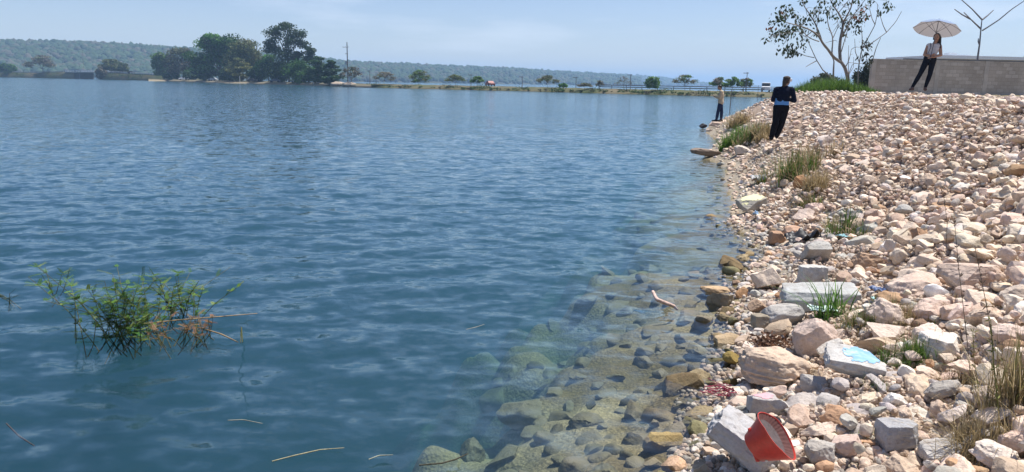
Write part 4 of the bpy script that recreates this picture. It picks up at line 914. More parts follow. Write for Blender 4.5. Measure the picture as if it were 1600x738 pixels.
def tuft(label, px, py, wpx, hpx, tints, n, lean=.5, width=1.0, kids=5, name='grass_tuft', droop=.6, group=None):
    P = hit(px, py); d = float((P - CAMP) @ _F); m = d / FPX; mb = MB()
    for k in range(kids):
        ox, oy = gg.normal() * wpx * m * .26, gg.normal() * wpx * m * .2; zz = tz(P[0] + ox, P[1] + oy) - P[2]
        blades(mb, gg, (ox, oy, zz - .02), int(n * 1.35) // kids, hpx * m * gg.uniform(1.0, 1.35), wpx * m * .09 + .01, tints, lean, .0032 * width * max(1, d / 6), droop=droop)
    tag(mb.build(name, M_GRASS, loc=P), label, 'grass', group)
TALL = [(.075, .17, .025), (.11, .22, .04)]
tuft('tall fresh green reed-like grass clump in front of the long pale slab', 1300, 505, 70, 78, TALL, 46, .75, 2.6, 2, droop=.8)
tuft('short mixed green and dry grass right of the reed-like clump', 1345, 515, 80, 42, MIXG, 420, .7, .9, 9)
tuft('dense green leafy grass clump before the big cream boulder', 1415, 575, 66, 44, GR, 420, .7, 1.0, 7)
tuft('thin green grass fringe above the blue painted slab', 1310, 568, 52, 18, GR, 160, .8, .9, 6)
tuft('low green grass at the right end of the blue painted slab', 1378, 582, 50, 20, GR, 220, .8, .9, 6)
tuft('dry and green grass wisps around the small flat white stone', 1370, 655, 70, 24, MIXG, 260, .8, .8, 8)
tuft('dry tangled grass below the bright white rock', 1425, 505, 90, 36, DRY, 260, .9, .8, 9)
tuft('sparse dry stems behind the dense leafy grass clump', 1440, 560, 60, 50, DRY, 90, .6, .8, 5)
tuft('straw coloured tall grass clump at the lower right border', 1575, 650, 90, 130, DRY + [(.2, .2, .07)], 300, .5, 1.0, 8)
tuft('straw clump with bent stalks in the bottom right corner', 1560, 722, 100, 90, DRY, 260, .8, 1.0, 8)
tuft('dry grass beside the flat grey slab at the bottom edge', 1520, 700, 60, 60, DRY, 140, .9, .9, 5)
tuft('brown matted grass under the white-topped rectangular stone', 1525, 605, 80, 40, DRY + [(.16, .11, .06)], 260, .9, .9, 7)
tuft('small weeds between gravel stones right of the red bowl', 1320, 655, 60, 22, MIXG, 130, .8, .8, 7)
tuft('small tuft of weeds below the grey rock wedged at the boulder', 1298, 650, 26, 26, GR, 60, .7, .8, 3)
tuft('sprigs in gravel left of the dark grey block', 1350, 690, 60, 20, MIXG, 120, .8, .8, 7)
tuft('green and yellow tall grass tussock half way along the shore', 1240, 285, 60, 52, MIXG, 300, .8, 1.1, 7)
tuft('reddish dry grass behind the rusty soil clod', 1280, 300, 56, 44, DRY, 300, .85, 1.0, 7)
tuft('drooping dry grass below the rusty soil clod', 1262, 330, 50, 28, DRY + GR, 200, .8, 1.0, 6)
tuft('loose green grass above the square grey slab', 1310, 375, 70, 36, MIXG, 200, .6, 1.0, 7)
tuft('thin upright green weed on the slope above the black sheet', 1322, 362, 20, 44, TALL, 26, .4, 1.3, 2)
tuft('bright green grass clump on the far shore edge', 1137, 232, 44, 26, [(.12, .24, .03), (.16, .27, .05)], 320, .6, 1.1, 7)
tuft('yellowish grass right of the bright green far clump', 1172, 222, 50, 28, MIXG + DRY, 300, .85, 1.0, 7)
tuft('dry pale grass on the shore right of the man', 1160, 194, 44, 22, DRY, 300, .8, 1.0, 7)
tuft('dry pale grass at the feet of the dark dressed figure', 1190, 216, 44, 24, DRY, 260, .8, 1.0, 6)
tuft('dry stalks below the tall whitish boulder', 1265, 262, 60, 40, DRY, 140, .5, 1.0, 6)
tuft('olive grass beside the pale rounded boulder', 1200, 285, 40, 22, MIXG, 140, .6, 1.0, 5)
tuft('wispy grass on the rubble right of the leaning square slab', 1345, 372, 50, 22, MIXG, 120, .7, 1.0, 5)
for q in range(16):
    px, py = gg.uniform(1290, 1590), gg.uniform(470, 730)
    tuft('thin wisp of dry grass between the gravel stones of the near bank', px, py, gg.uniform(26, 60), gg.uniform(16, 34), DRY if q % 3 else MIXG, 70, .8, .8, 4, group='dry grass wisps on the near bank')
# bright grass mound at the foot of the sparse tree
mb = MB(); p0 = at_depth(1316, 138, 40)
for k in range(620):
    u = gg.uniform(-1, 1); v = gg.uniform(-1, 1); x = p0[0] + u * 1.75; y = p0[1] + v * 1.4 + 1; hh = (1 - .6 * u * u) * gg.uniform(.45, .88) * (1.25 if u < .3 else 1)
    blades(mb, gg, (x, y, tz(x, y) - .05), 16, hh, .12, [(.11, .20, .03), (.15, .26, .04), (.07, .14, .025)], .5, .016, 3)
tag(mb.build('green_undergrowth', M_GRASS), 'bright green undergrowth mound at the foot of the sparse tree', kind='stuff')
# weed stalks standing in the near right
def stalk(label, px, py, pts, colr, r=.0028):
    P = hit(px, py); d = float((P - CAMP) @ _F); W3 = np.array([at_depth(a, b, P[1] + .05 * math.sin(a)) - P for a, b in pts]); W3 = np.vstack([[0, 0, -.03], W3]); mb = MB(); n = len(W3)
    s = np.linspace(0, n - 1, n * 4); P3 = np.stack([np.interp(s, range(n), W3[:, k]) for k in range(3)], 1); mb.tube(P3, np.linspace(r, r * .45, len(P3)), 5, colr)
    th = thing('weed_stalk', label, 'weed', P, 0, 'dry weed stalks on the near bank'); pass
    for q in range(40):
        b = P3[gg.integers(len(P3) // 3, len(P3))]; dd = gg.normal(size=3); dd[2] += .6; dd /= np.linalg.norm(dd); l = gg.uniform(.015, .04); e = np.cross(dd, gg.normal(size=3)); e /= np.linalg.norm(e)
        mb.add([b, b + dd * l * .5 + e * .004, b + dd * l, b + dd * l * .5 - e * .004], [[0, 1, 2, 3]], np.array(colr) * gg.uniform(.8, 1.5))
    mb.build('stem', M_BARK, th)
WC = (.16, .125, .09)
stalk('tall dry weed stalk crossing the long pink block', 1520, 610, [(1512, 540), (1504, 470), (1498, 420), (1490, 330)], WC)
stalk('leaning weed stalk left of the flat-topped cream block', 1556, 620, [(1552, 540), (1540, 470), (1530, 420), (1524, 390)], WC)
stalk('shorter stalk with seed head before the white-topped stone', 1530, 650, [(1528, 600), (1522, 560), (1520, 520)], (.22, .2, .08))
stalk('green-brown upright stalk at the lower right border', 1566, 700, [(1560, 640), (1552, 560), (1548, 500)], (.15, .16, .05), .0042)
stalk('thin bare stem on the middle slope', 1478, 400, [(1480, 350), (1476, 315), (1470, 290)], WC)

# ------------------------------------------------------------------ things in and on the water
def curve3(pts, n=4):
    W3 = np.asarray(pts, float); k = len(W3); s = np.linspace(0, k - 1, k * n); return np.stack([np.interp(s, range(k), W3[:, j]) for j in range(3)], 1)
def floatstick(name, label, cat, pts, r, colr, z=.012, group=None):
    W3 = np.array([ground(a, b, z + (c[0] if c else 0)) for a, b, *c in pts]); o_ = W3.mean(0); mb = MB(); P3 = curve3(W3 - o_); mb.tube(P3, np.interp(np.arange(len(P3)), [0, len(P3) / 2, len(P3)], [r * .8, r, r * .45]), 6, colr)
    tag(mb.build(name, M_BARK, smooth=True, loc=o_), label, cat, group)
floatstick('driftwood', 'whitish pink driftwood stick poking out of the shallow water', 'driftwood', [(1020, 456, .10), (1026, 468, .07), (1038, 473, .03), (1052, 478, -.01), (1058, 484, -.08)], .022, (.62, .45, .38))
floatstick('floating_reed', 'long pale reed stalk floating at the bottom of the picture', 'reed', [(425, 721), (460, 712), (500, 703), (538, 700)], .004, (.34, .32, .20))
floatstick('floating_reed', 'short pale reed stalk floating in the open near water', 'reed', [(356, 657), (380, 656), (410, 662)], .003, (.28, .28, .22))
floatstick('floating_reed', 'thin reed piece floating right of the long pale one', 'reed', [(576, 718), (592, 712), (614, 711)], .0035, (.32, .34, .26))
floatstick('floating_reed', 'dark curved twig floating over the pale shallows', 'twig', [(655, 727), (690, 724), (712, 718), (731, 709)], .005, (.07, .065, .045))
floatstick('floating_reed', 'fine pale straw floating near the sunlit shallows', 'reed', [(728, 515), (745, 511), (757, 507)], .003, (.30, .30, .25))
floatstick('sunken_twig', 'forked dark twig just under water at the left border', 'twig', [(10, 662, -.05), (30, 682, -.03), (54, 697, -.05)], .006, (.06, .055, .045))
def water_plant(name, label, px, py, wpx, hpx, stems, dens, seed, tints):
    g = np.random.default_rng(seed); c = ground(px, py, 0); d = float((c - CAMP) @ _F); m = d / FPX; th = thing(name, label, 'water plant', c, 0, 'plants standing in the water'); sb, lb = MB(), MB()
    roots = [np.array([g.normal() * wpx * m * .2, g.normal() * wpx * m * .13, 0]) for _ in range(max(1, stems // 2))]
    for k in range(stems):
        b = roots[k % len(roots)] + [g.normal() * .012, g.normal() * .012, 0]; h = hpx * m * g.uniform(.3, 1.05); az = g.uniform(0, 6.28); le = abs(g.normal()) * 1.0 * h * (1.2 - h / (hpx * m + .01) * .5); dz = g.uniform(.01, .16); b = b - [math.cos(az) * dz * .8 + g.normal() * .02, math.sin(az) * dz * .8, dz]
        P3 = curve3([b, b + [math.cos(az) * dz * .8, math.sin(az) * dz * .8, dz], b + [math.cos(az) * (le * .4 + dz), math.sin(az) * (le * .4 + dz), dz + h * .55], b + [math.cos(az) * (le + dz), math.sin(az) * (le + dz), dz + h]], 3); sb.tube(P3, np.linspace(.0045, .0018, len(P3)), 5, np.array((.13, .13, .05)) * g.uniform(.5, 1.5))
        for q in range(dens):
            i = g.integers(len(P3) // 3, len(P3)); o_ = P3[i]
            if o_[2] < .015: continue
            dd = np.array([g.normal(), g.normal(), .35]); dd /= np.linalg.norm(dd); L_ = g.uniform(.05, .12)
            e = np.cross(dd, [0, 0, 1.]); e /= np.linalg.norm(e); tt = np.array(tints[g.integers(len(tints))]) * g.uniform(.7, 1.3)
            sb.tube([o_, o_ + dd * L_], [.0015, .001], 3, tt, cap=False)
            for w in range(9):                               # a feathered frond of small leaflets
                f = (w + 1) / 9; bb = o_ + dd * L_ * f - [0, 0, .012 * f * f]
                for sgn in (-1, 1):
                    l = .019 * (1 - .4 * f) * g.uniform(.8, 1.2); tip = bb + e * sgn * l + dd * l * .4; nn = dd * l * .26
                    lb.add([bb, (bb + tip) / 2 + nn, tip, (bb + tip) / 2 - nn], [[0, 1, 2, 3]], tt)
    sb.build('stems', M_BARK, th, smooth=True); lb.build('leaves', M_LEAF, th)
WP = [(.08, .19, .03), (.13, .25, .045), (.18, .24, .06), (.06, .13, .025)]
water_plant('water_plant', 'biggest feathery green plant clump standing in the near water', 182, 528, 120, 96, 36, 16, 2, WP)
water_plant('water_plant', 'second feathery plant clump right behind the biggest one', 284, 492, 100, 72, 20, 14, 3, WP)
water_plant('water_plant', 'low thin sprigs between the two plant clumps', 235, 512, 90, 40, 16, 4, 5, WP + [(.25, .18, .08)])
water_plant('water_plant', 'small single sprig in the water left of the plant clumps', 90, 458, 16, 46, 4, 9, 6, WP)
water_plant('water_plant', 'tiny dark sprig at the left border of the water', 15, 470, 8, 26, 3, 4, 7, [(.03, .05, .02)])
for lab, pts in (('straw coloured stalk lying from plant clump towards the right', [(225, 506, .10), (270, 501, .08), (330, 496, .06), (402, 490, .02)]), ('pale bent stalk right of the plant clumps', [(312, 512, .06), (345, 522, .04), (372, 535, .0)]), ('dark upright reed at the right end of the plant clumps', [(376, 536, -.05), (377, 510, .02), (379, 535, .28)])):
    floatstick('plant_stalk', lab, 'reed', pts, .006, (.30, .22, .12) if 'dark' not in lab else (.07, .08, .03))
water_plant('dead_water_plant', 'withered reddish brown plant heap right of the green clumps', 300, 530, 110, 34, 26, 3, 8, [(.27, .14, .07), (.30, .2, .1), (.2, .1, .05)])
for px, py, h, lab in ((1140, 178, 38, 'thin stake in the far shallows left of the dark figure'), (1183, 160, 26, 'short thin stake where the bank meets the causeway')):
    P = hit(px, py); hh = h / FPX * float((P - CAMP) @ _F); mb = MB(); mb.tube([(0, 0, -.3), (.01, 0, hh * .5), (.03, 0, hh)], [.035, .03, .022], 6, (.2, .17, .14)); tag(mb.build('stake', M_BARK, smooth=True, loc=P), lab, 'stake')

# ------------------------------------------------------------------ people
M_SKIN = m_plain('skin', (.37, .215, .145), .55, .10, 20, .35); M_HAIR = m_plain('dark_hair', (.018, .012, .009), .45, .4, 60, .4); M_BHAIR = m_plain('brown_hair', (.05, .03, .02), .5, .4, 60, .4)
M_EYE = m_plain('eye', (.02, .015, .012), .2); M_LIP = m_plain('lips', (.26, .085, .07), .5)
def cloth(name, c, var=.2): return m_plain(name, c, .9, var, 40, .1, 0, .4)
def lerp(a, b, t): return np.asarray(a) * (1 - t) + np.asarray(b) * t
def p_torso(mb, J, e, low=True):
    ch = lerp(J['shL'], J['shR'], .5); hp = J['hip']; wa = lerp(ch, hp, .58); k = J.get('k', 1)
    mb.capsule(lerp(J['shL'], J['shR'], .06), lerp(J['shL'], J['shR'], .94), .062 * k + e, .062 * k + e)
    ax = np.asarray(J['shR']) - J['shL']; ax = ax / np.linalg.norm(ax) * .065
    c1 = lerp(ch, hp, .22); cs = lerp(ch, hp, .95)
    for s in (-1, 1): mb.capsule(c1 + ax * s, wa + ax * s * .62, .098 * k + e, .088 * k + e); mb.capsule(wa + ax * s * .62, cs + ax * s * .9, .088 * k + e, .105 * k + e)
def p_arm(mb, J, s, e, part='all'):
    a, b, c = (np.asarray(J[q + s], float) for q in ('sh', 'el', 'ha')); k = J.get('k', 1)
    if part != 'fore': mb.capsule(a, b, .052 * k + e, .041 * k + e)
    if part != 'upper': mb.capsule(b, lerp(b, c, .4), .041 * k + e, .039 * k + e); mb.capsule(lerp(b, c, .4), lerp(b, c, 1 if e == 0 else .94), .039 * k + e, .027 * k + e)
def p_leg(mb, J, s, e, end=1.0):
    a, b, c = (np.asarray(J[q + s], float) for q in ('hp', 'kn', 'an')); k = J.get('k', 1)
    mb.capsule(a, b, .088 * k + e, .056 * k + e); m_ = lerp(b, c, .35); mb.capsule(b, m_, .056 * k + e, .057 * k + e); mb.capsule(m_, lerp(b, c, end), .057 * k + e, .037 * k + e)
def p_foot(mb, J, s, e):
    a, t_ = np.asarray(J['an' + s], float), np.asarray(J['to' + s], float); heel = a + (a - t_) * [.28, .28, 0]; heel[2] = t_[2] + .005
    mb.capsule(a, heel, .034 + e, .034 + e); mb.capsule(heel, t_, .036 + e, .030 + e); mb.capsule(a, lerp(heel, t_, .6), .034 + e, .03 + e)
def p_hand(mb, wrist, d, nrm, curl=.6, thumb=1):
    d = np.asarray(d, float) / np.linalg.norm(d); nrm = np.asarray(nrm, float); nrm -= d * (nrm @ d); nrm /= np.linalg.norm(nrm); sd = np.cross(d, nrm)
    mb.capsule(wrist, wrist + d * .075 + sd * .018, .020, .018); mb.capsule(wrist, wrist + d * .075 - sd * .018, .020, .018)
    for i, (o_, l) in enumerate(((.032, .062), (.011, .072), (-.011, .068), (-.031, .052))):
        b = wrist + d * .082 + sd * o_; d1 = d * math.cos(curl * .6) + nrm * math.sin(curl * .6); m_ = b + d1 * l * .55; d2 = d * math.cos(curl * 1.6) + nrm * math.sin(curl * 1.6); mb.capsule(b, m_, .0095, .009, 8); mb.capsule(m_, m_ + d2 * l * .5, .009, .0075, 8)
    b = wrist + d * .028 + sd * .024 * thumb; m_ = b + (d * .6 + sd * thumb * .7 + nrm * .3) * .036; mb.capsule(b, m_, .011, .010, 8); mb.capsule(m_, m_ + (d * .9 + nrm * .5) * .028, .010, .008, 8)
def p_head(mb, J):
    h = np.asarray(J['head'], float); f = np.asarray(J['face'], float); f = f / np.linalg.norm(f); up = np.array([0, 0, 1.]); up = up - f * (up @ f); up /= np.linalg.norm(up); r = np.cross(f, up)
    B = np.stack([r, f, up], 1)
    mb.ico(h + up * .02, (.072, .092, .098), 4, R=B); mb.ico(h + f * .022 - up * .045, (.056, .066, .062), 4, R=B)
    mb.capsule(h + f * .088 + up * .012, h + f * .104 - up * .022, .008, .013, 8)
    mb.capsule(h + f * .084 + up * .030 - r * .035, h + f * .084 + up * .030 + r * .035, .010, .010, 8)
    for s in (-1, 1): mb.ico(h + r * s * .073 - up * .006 - f * .006, (.010, .020, .030), 3, R=B); mb.ico(h + r * s * .034 - up * .03 + f * .066, (.022, .018, .02), 3, R=B)
    mb.ico(h + f * .078 - up * .078, (.024, .018, .016), 3, R=B)
    mb.capsule(h - up * .05 - f * .012, np.asarray(J['neck'], float), .050, .056)
    return h, f, up, r
def person(label, loc, rz, J, make_clothes, hair, bare=('L', 'R')):
    o_ = thing('person', label, 'person', loc, rz); mb = MB(); p_torso(mb, J, -.012); h, f, up, r = p_head(mb, J)
    for s in 'LR': p_arm(mb, J, s, 0); p_leg(mb, J, s, -.01); p_foot(mb, J, s, -.004); p_hand(mb, np.asarray(J['ha' + s], float), J['hd' + s], J['hn' + s], J.get('curl', .7), 1 if s == 'L' else -1)
    me = remeshed(mb, .0075, 3); body = obj_from('body', me, [M_SKIN, M_EYE, M_LIP], o_)
    for p in me.polygons:
        c = np.array(p.center) - h; x, y, z = c @ r, c @ f, c @ up
        if y > .05:
            if ((abs(x) - .031) / .014) ** 2 + ((z - .008) / .007) ** 2 < 1: p.material_index = 1
            elif (x / .024) ** 2 + ((z + .050) / .009) ** 2 < 1: p.material_index = 2
    make_clothes(o_, J)
    mb = MB(); hair(mb, h, f, up, r); obj_from('hair', remeshed(mb, .009, 2), J['hairm'], o_)
    return o_
def garment(name, mat, o_, fn, vox=.0105, it=3):
    mb = MB(); fn(mb); return obj_from(name, remeshed(mb, vox, it), mat, o_)
A = np.array

# the woman under the umbrella, on top of the bank
WD = 22.0
wp = at_depth(1433, 141.5, WD); waz = math.atan2(wp[0], wp[1]); wz = tz(wp[0], wp[1]); wp = A([wp[0], wp[1], wp[2]])
J = dict(k=1.04, hip=A([.235, .02, .90]), hpL=A([.145, .02, .87]), hpR=A([.325, .02, .87]), knL=A([-.01, -.03, .47]), knR=A([.29, -.03, .47]), anL=A([-.20, .02, .09]), anR=A([.195, .0, .09]), toL=A([-.26, -.13, .03]), toR=A([.22, -.16, .03]),
         shL=A([.135, .01, 1.29]), shR=A([.485, .02, 1.28]), elL=A([.055, -.03, 1.03]), elR=A([.545, -.02, 1.02]), haL=A([.255, -.19, .99]), haR=A([.325, -.20, .955]), hdL=A([.75, -.3, .55]), hdR=A([-1, -.25, -.05]), hnL=A([.3, -.4, -.6]), hnR=A([0, .8, -.5]),
         neck=A([.315, .02, 1.335]), head=A([.365, -.02, 1.515]), face=A([-.15, -1, -.06]), hairm=M_HAIR)
for q in list(J):
    if isinstance(J[q], np.ndarray) and q[:2] not in ('hd', 'hn', 'fa'): J[q] = J[q] * A([.86, 1, 1]) + A([.035, 0, 0])
def wc(o_, J):
    garment('white_top', cloth('white_cotton', (.62, .60, .60), .08), o_, lambda mb: p_torso(mb, J, .004))
    def leg(mb):
        for s in 'LR': p_leg(mb, J, s, .006, .97)
        mb.capsule(J['hpL'] + [.02, 0, .05], J['hpR'] + [-.02, 0, .05], .118, .118); mb.capsule(J['hip'] + [-.06, 0, .1], J['hip'] + [.06, 0, .1], .098, .098)
    garment('leggings', cloth('black_leggings', (.012, .014, .022)), o_, leg)
    for s in 'LR': garment('shoe', cloth('dark_shoe', (.16, .10, .08)), o_, lambda mb: p_foot(mb, J, s, .006))
    st = MB(); st.tube(curve3([J['shL'] + [.05, -.06, .07], J['shL'] + [.07, -.15, -.06], J['hip'] + [-.07, -.15, .16]], 4), 0.008, 6, (.06, .06, .08)); st.build('bag_strap', M_PAINT, o_, smooth=True)
def wh(mb, h, f, up, r):
    mb.ico(h + up * .035 - f * .016, (.083, .094, .095), 4, R=np.stack([r, f, up], 1))
    for s in (-1, 1): mb.capsule(h + r * s * .066 + up * .06 - f * .01, h + r * s * .078 - up * .05 + f * .0, .026, .024)
    for k in range(4): mb.capsule(h - f * .06 + r * (-.05 + .034 * k) + up * .02, h + A([.03 + .03 * k, .05, -.23 - .02 * k]), .042, .026)
    mb.capsule(h + A([.085, .01, .0]), h + A([.12, -.01, -.30]), .034, .018)
WOMAN = person('woman in white sleeveless top and black leggings standing with folded arms under an umbrella', wp, -waz, J, wc, wh)

# her umbrella
um = thing('umbrella', 'open umbrella with pale blue top and beige lining held by the woman', 'umbrella', wp, -waz)
hnd = A([.245, -.225, .93]); hub = A([.345, .12, 1.985]); axd = hub - hnd; axd /= np.linalg.norm(axd); e1 = np.cross(axd, [0, 1., 0]); e1 /= np.linalg.norm(e1); e2 = np.cross(axd, e1)
t = NT('umbrella_lining'); p_ = t.n('BsdfDiffuse'); p_.inputs[0].default_value = (.74, .72, .71, 1); q_ = t.n('BsdfTranslucent'); q_.inputs[0].default_value = (.66, .62, .58, 1); m_ = t.n('MixShader'); m_.inputs[0].default_value = .6; t.l(p_.outputs[0], m_.inputs[1]); t.l(q_.outputs[0], m_.inputs[2]); t.l(m_.outputs[0], t.out.inputs[0]); M_LINE = t.m
t = NT('umbrella_blue'); p_ = t.n('BsdfDiffuse'); p_.inputs[0].default_value = (.34, .46, .66, 1); q_ = t.n('BsdfTranslucent'); q_.inputs[0].default_value = (.60, .60, .64, 1); m_ = t.n('MixShader'); m_.inputs[0].default_value = .42; t.l(p_.outputs[0], m_.inputs[1]); t.l(q_.outputs[0], m_.inputs[2]); t.l(m_.outputs[0], t.out.inputs[0]); M_BLUE = t.m
CR, CDp = .63, .25
def canopy(off):
    mb = MB(); nt_, nr = 64, 12; V = [hub + axd * off]
    for i in range(1, nr + 1):
        q = i / nr
        for j in range(nt_):
            th = 2 * math.pi * j / nt_; w = abs(math.sin(4 * th)); rr_ = CR * q * (1 - .055 * w * q); dz = -CDp * (q ** 1.8) + .03 * w * q ** 2 * 0 - .018 * w * q
            V.append(hub + axd * (off + dz) + (e1 * math.cos(th) + e2 * math.sin(th)) * rr_)
    F4 = [[1 + (i - 1) * nt_ + j, 1 + (i - 1) * nt_ + (j + 1) % nt_, 1 + i * nt_ + (j + 1) % nt_, 1 + i * nt_ + j] for i in range(1, nr) for j in range(nt_)]
    mb.add(V, F4); mb.add([V[0]] + V[1:1 + nt_], [[0, 1 + (j + 1) % nt_, 1 + j] for j in range(nt_)]); return mb
canopy(.006).build('canopy', M_BLUE, um, smooth=True); canopy(0).build('canopy_lining', M_LINE, um, smooth=True)
for k in range(8):
    th = 2 * math.pi * k / 8; dr = e1 * math.cos(th) + e2 * math.sin(th)
    P3 = A([hub + axd * (-CDp * q ** 1.8 - .008) + dr * CR * q for q in np.linspace(.02, 1.0, 9)]); mb = MB(); mb.tube(P3, .0055, 5, (.10, .10, .12)); mb.tube([hub - axd * .36, hub + axd * (-CDp * .5 ** 1.8 - .012) + dr * CR * .5], .0045, 5, (.10, .10, .12)); mb.build('rib', M_PAINT, um)
mb = MB(); mb.tube([hnd, hub + axd * .07], .009, 8, (.08, .08, .09)); mb.build('shaft', M_PAINT, um, smooth=True)
mb = MB(); mb.tube([hnd - axd * .05, hnd + axd * .09], .017, 8, (.05, .05, .06)); mb.build('handle', M_PAINT, um, smooth=True)

for q in (WOMAN, um): q.scale = (.95, .95, .95)
# figure in dark clothes walking on the slope, seen from behind
DP = hit(1212, 218); dd_ = 20.0; dp = at_depth(1212, 219, dd_); daz = math.atan2(dp[0], dp[1])
J = dict(k=1.0, hip=A([.07, .05, .86]), hpL=A([-.02, .05, .83]), hpR=A([.16, .05, .83]), knL=A([-.04, -.02, .45]), knR=A([.12, .08, .46]), anL=A([-.11, .0, .08]), anR=A([.02, .14, .11]), toL=A([-.13, .15, .03]), toR=A([.02, .29, .07]),
         shL=A([-.09, .04, 1.28]), shR=A([.30, .06, 1.28]), elL=A([-.145, .02, 1.02]), elR=A([.375, .05, 1.01]), haL=A([.03, .24, 1.04]), haR=A([.20, .25, 1.05]), hdL=A([.7, .5, .3]), hdR=A([-.5, .7, .3]), hnL=A([.3, .2, .8]), hnR=A([-.3, .2, .8]),
         neck=A([.115, .06, 1.33]), head=A([.145, .08, 1.50]), face=A([.75, .75, -.22]), hairm=M_BHAIR)
def dc(o_, J):
    def jk(mb):
        p_torso(mb, dict(J, hip=lerp(lerp(J['shL'], J['shR'], .5), J['hip'], .60)), .018)
        for s in 'LR': p_arm(mb, J, s, .016)
        mb.capsule(J['neck'] + [-.03, 0, -.01], J['neck'] + [.03, 0, .0], .07, .07)
        for z in (.27, .31): mb.capsule(J['hip'] + [-.08, 0, z], J['hip'] + [.08, 0, z], .116, .116)
    garment('jacket', cloth('navy_jacket', (.008, .011, .026)), o_, jk)
    garment('shirt', cloth('light_blue_shirt', (.14, .34, .66), .1), o_, lambda mb: [mb.capsule(J['hip'] + [-.075, 0, z], J['hip'] + [.075, 0, z], .108, .108) for z in (.05, .11, .17)])
    def tr(mb):
        for s in 'LR': p_leg(mb, J, s, .026, .98)
        mb.capsule(J['hpL'] + [.02, 0, .0], J['hpR'] + [-.02, 0, .0], .128, .128)
    garment('trousers', cloth('black_trousers', (.010, .010, .013)), o_, tr)
    for s in 'LR': garment('shoe', cloth('black_shoe', (.015, .013, .012)), o_, lambda mb: p_foot(mb, J, s, .008))
    mb = MB(); h, f = J['head'], J['face'] / np.linalg.norm(J['face']); mb.ico(h + A([0, 0, .075]) , (.088, .1, .052), 3, (.09, .075, .065), R=rotm(0, 0, -.7)); mb.capsule(h + f * .06 + [0, 0, .065], h + f * .15 + [0, 0, .05], .05, .04, sq=.2); mb.build('cap', M_CLOTH, o_, smooth=True)
def dh(mb, h, f, up, r):
    mb.ico(h + up * .012 - f * .016, (.086, .093, .10), 4, R=np.stack([r, f, up], 1)); mb.capsule(h - f * .05 - up * .03, h - f * .055 - up * .13, .066, .045)
DARK = person('person in navy jacket and black trousers seen from behind on the rubble slope', dp, -daz, J, dc, dh)

# man at the shore looking at his phone
mp0 = at_depth(1121, 190, 37.0); maz = math.atan2(mp0[0], mp0[1])
J = dict(k=1.05, hip=A([.135, .0, .90]), hpL=A([.115, -.07, .86]), hpR=A([.125, .09, .86]), knL=A([-.0, -.07, .47]), knR=A([.16, .09, .47]), anL=A([-.055, -.06, .08]), anR=A([.165, .08, .09]), toL=A([-.23, -.09, .03]), toR=A([.0, .05, .03]),
         shL=A([.14, -.17, 1.38]), shR=A([.16, .17, 1.38]), elL=A([.10, -.19, 1.10]), elR=A([.10, .19, 1.10]), haL=A([-.105, -.08, 1.16]), haR=A([-.10, .06, 1.14]), hdL=A([-.9, .4, .25]), hdR=A([-.9, -.3, .2]), hnL=A([0, .5, .8]), hnR=A([0, -.4, .8]),
         neck=A([.115, .0, 1.435]), head=A([.055, .0, 1.59]), face=A([-1, -.05, -.40]), hairm=M_HAIR)
for q in ('shL', 'shR', 'elL', 'elR', 'haL', 'haR', 'neck', 'head'): J[q] = J[q] - A([.06, 0, 0])
for q in ('hip', 'hpL', 'hpR'): J[q] = J[q] - A([.04, 0, 0])
def mc(o_, J):
    def sh(mb):
        p_torso(mb, dict(J, hip=J['hip'] + A([0, 0, -.02])), .028)
        for s in 'LR': p_arm(mb, J, s, .018)
        mb.capsule(J['neck'] + [.0, -.02, -.03], J['neck'] + [0, .02, -.03], .07, .07)
    garment('shirt', cloth('beige_shirt', (.52, .42, .29), .1), o_, sh)
    def tr(mb):
        for s in 'LR': p_leg(mb, J, s, .018, .98)
        mb.capsule(J['hip'] + [0, -.04, .0], J['hip'] + [0, .04, .0], .12, .12)
    garment('jeans', cloth('blue_jeans', (.022, .035, .085)), o_, tr)
    for s in 'LR': garment('shoe', cloth('dark_leather', (.03, .022, .018)), o_, lambda mb: p_foot(mb, J, s, .01))
def mh(mb, h, f, up, r):
    mb.ico(h + up * .034 - f * .018, (.078, .092, .086), 4, R=np.stack([r, f, up], 1)); mb.capsule(h - f * .06 + up * .0, h - f * .055 - up * .05, .05, .04)
MAN = person('man in beige shirt and blue jeans standing at the water edge with a phone', mp0, -maz, J, mc, mh)
ph = thing('phone', 'dark phone held by the man at the water edge', 'phone', mp0, -maz); mb = MB(); mb.box((-.285, -.02, 1.215), (.012, .075, .155), R=rotm(0, -.75, 0), tint=(.02, .02, .025)); mb.build('case', M_PAINT, ph)
mb = MB(); mb.box((-.2795, -.02, 1.2205), (.003, .066, .14), R=rotm(0, -.75, 0), tint=(.05, .06, .08)); mb.build('screen', M_GLASS, ph)

# ------------------------------------------------------------------ litter and small things
M_RED = None
t = NT('red_plastic'); c = t.n('TexCoord').outputs['Object']; f_ = t.noise(c, 11, 5, .65); col = t.mix(t.ramp(f_, [(.58, 0.0), (.66, 1.0)]), (.54, .05, .034), (.14, .10, .065)); col = t.mix(1, col, t.ramp(t.noise(c, 50, 3), [(.3, .85), (.7, 1.1)]), 'MULTIPLY')
M_RED = t.principled(col, .42, t.bump(f_, .1, .005), .45)
Pr = hit(1240, 706); dR = min(float((Pr - CAMP) @ _F), float((bigloc - CAMP) @ _F)) - .31; mc_ = CAMP + ray(1214, 675) / (ray(1214, 675) @ _F) * (dR - .02)
axb = _R * .66 + _U * .60 - _F * .45; axb /= np.linalg.norm(axb); b1 = np.cross(axb, [0, 0, 1]); b1 /= np.linalg.norm(b1); b2 = np.cross(axb, b1)
bw = thing('plastic_bowl', 'red plastic bowl with a muddy grey ribbed inside leaning on the concrete block', 'bowl', mc_)
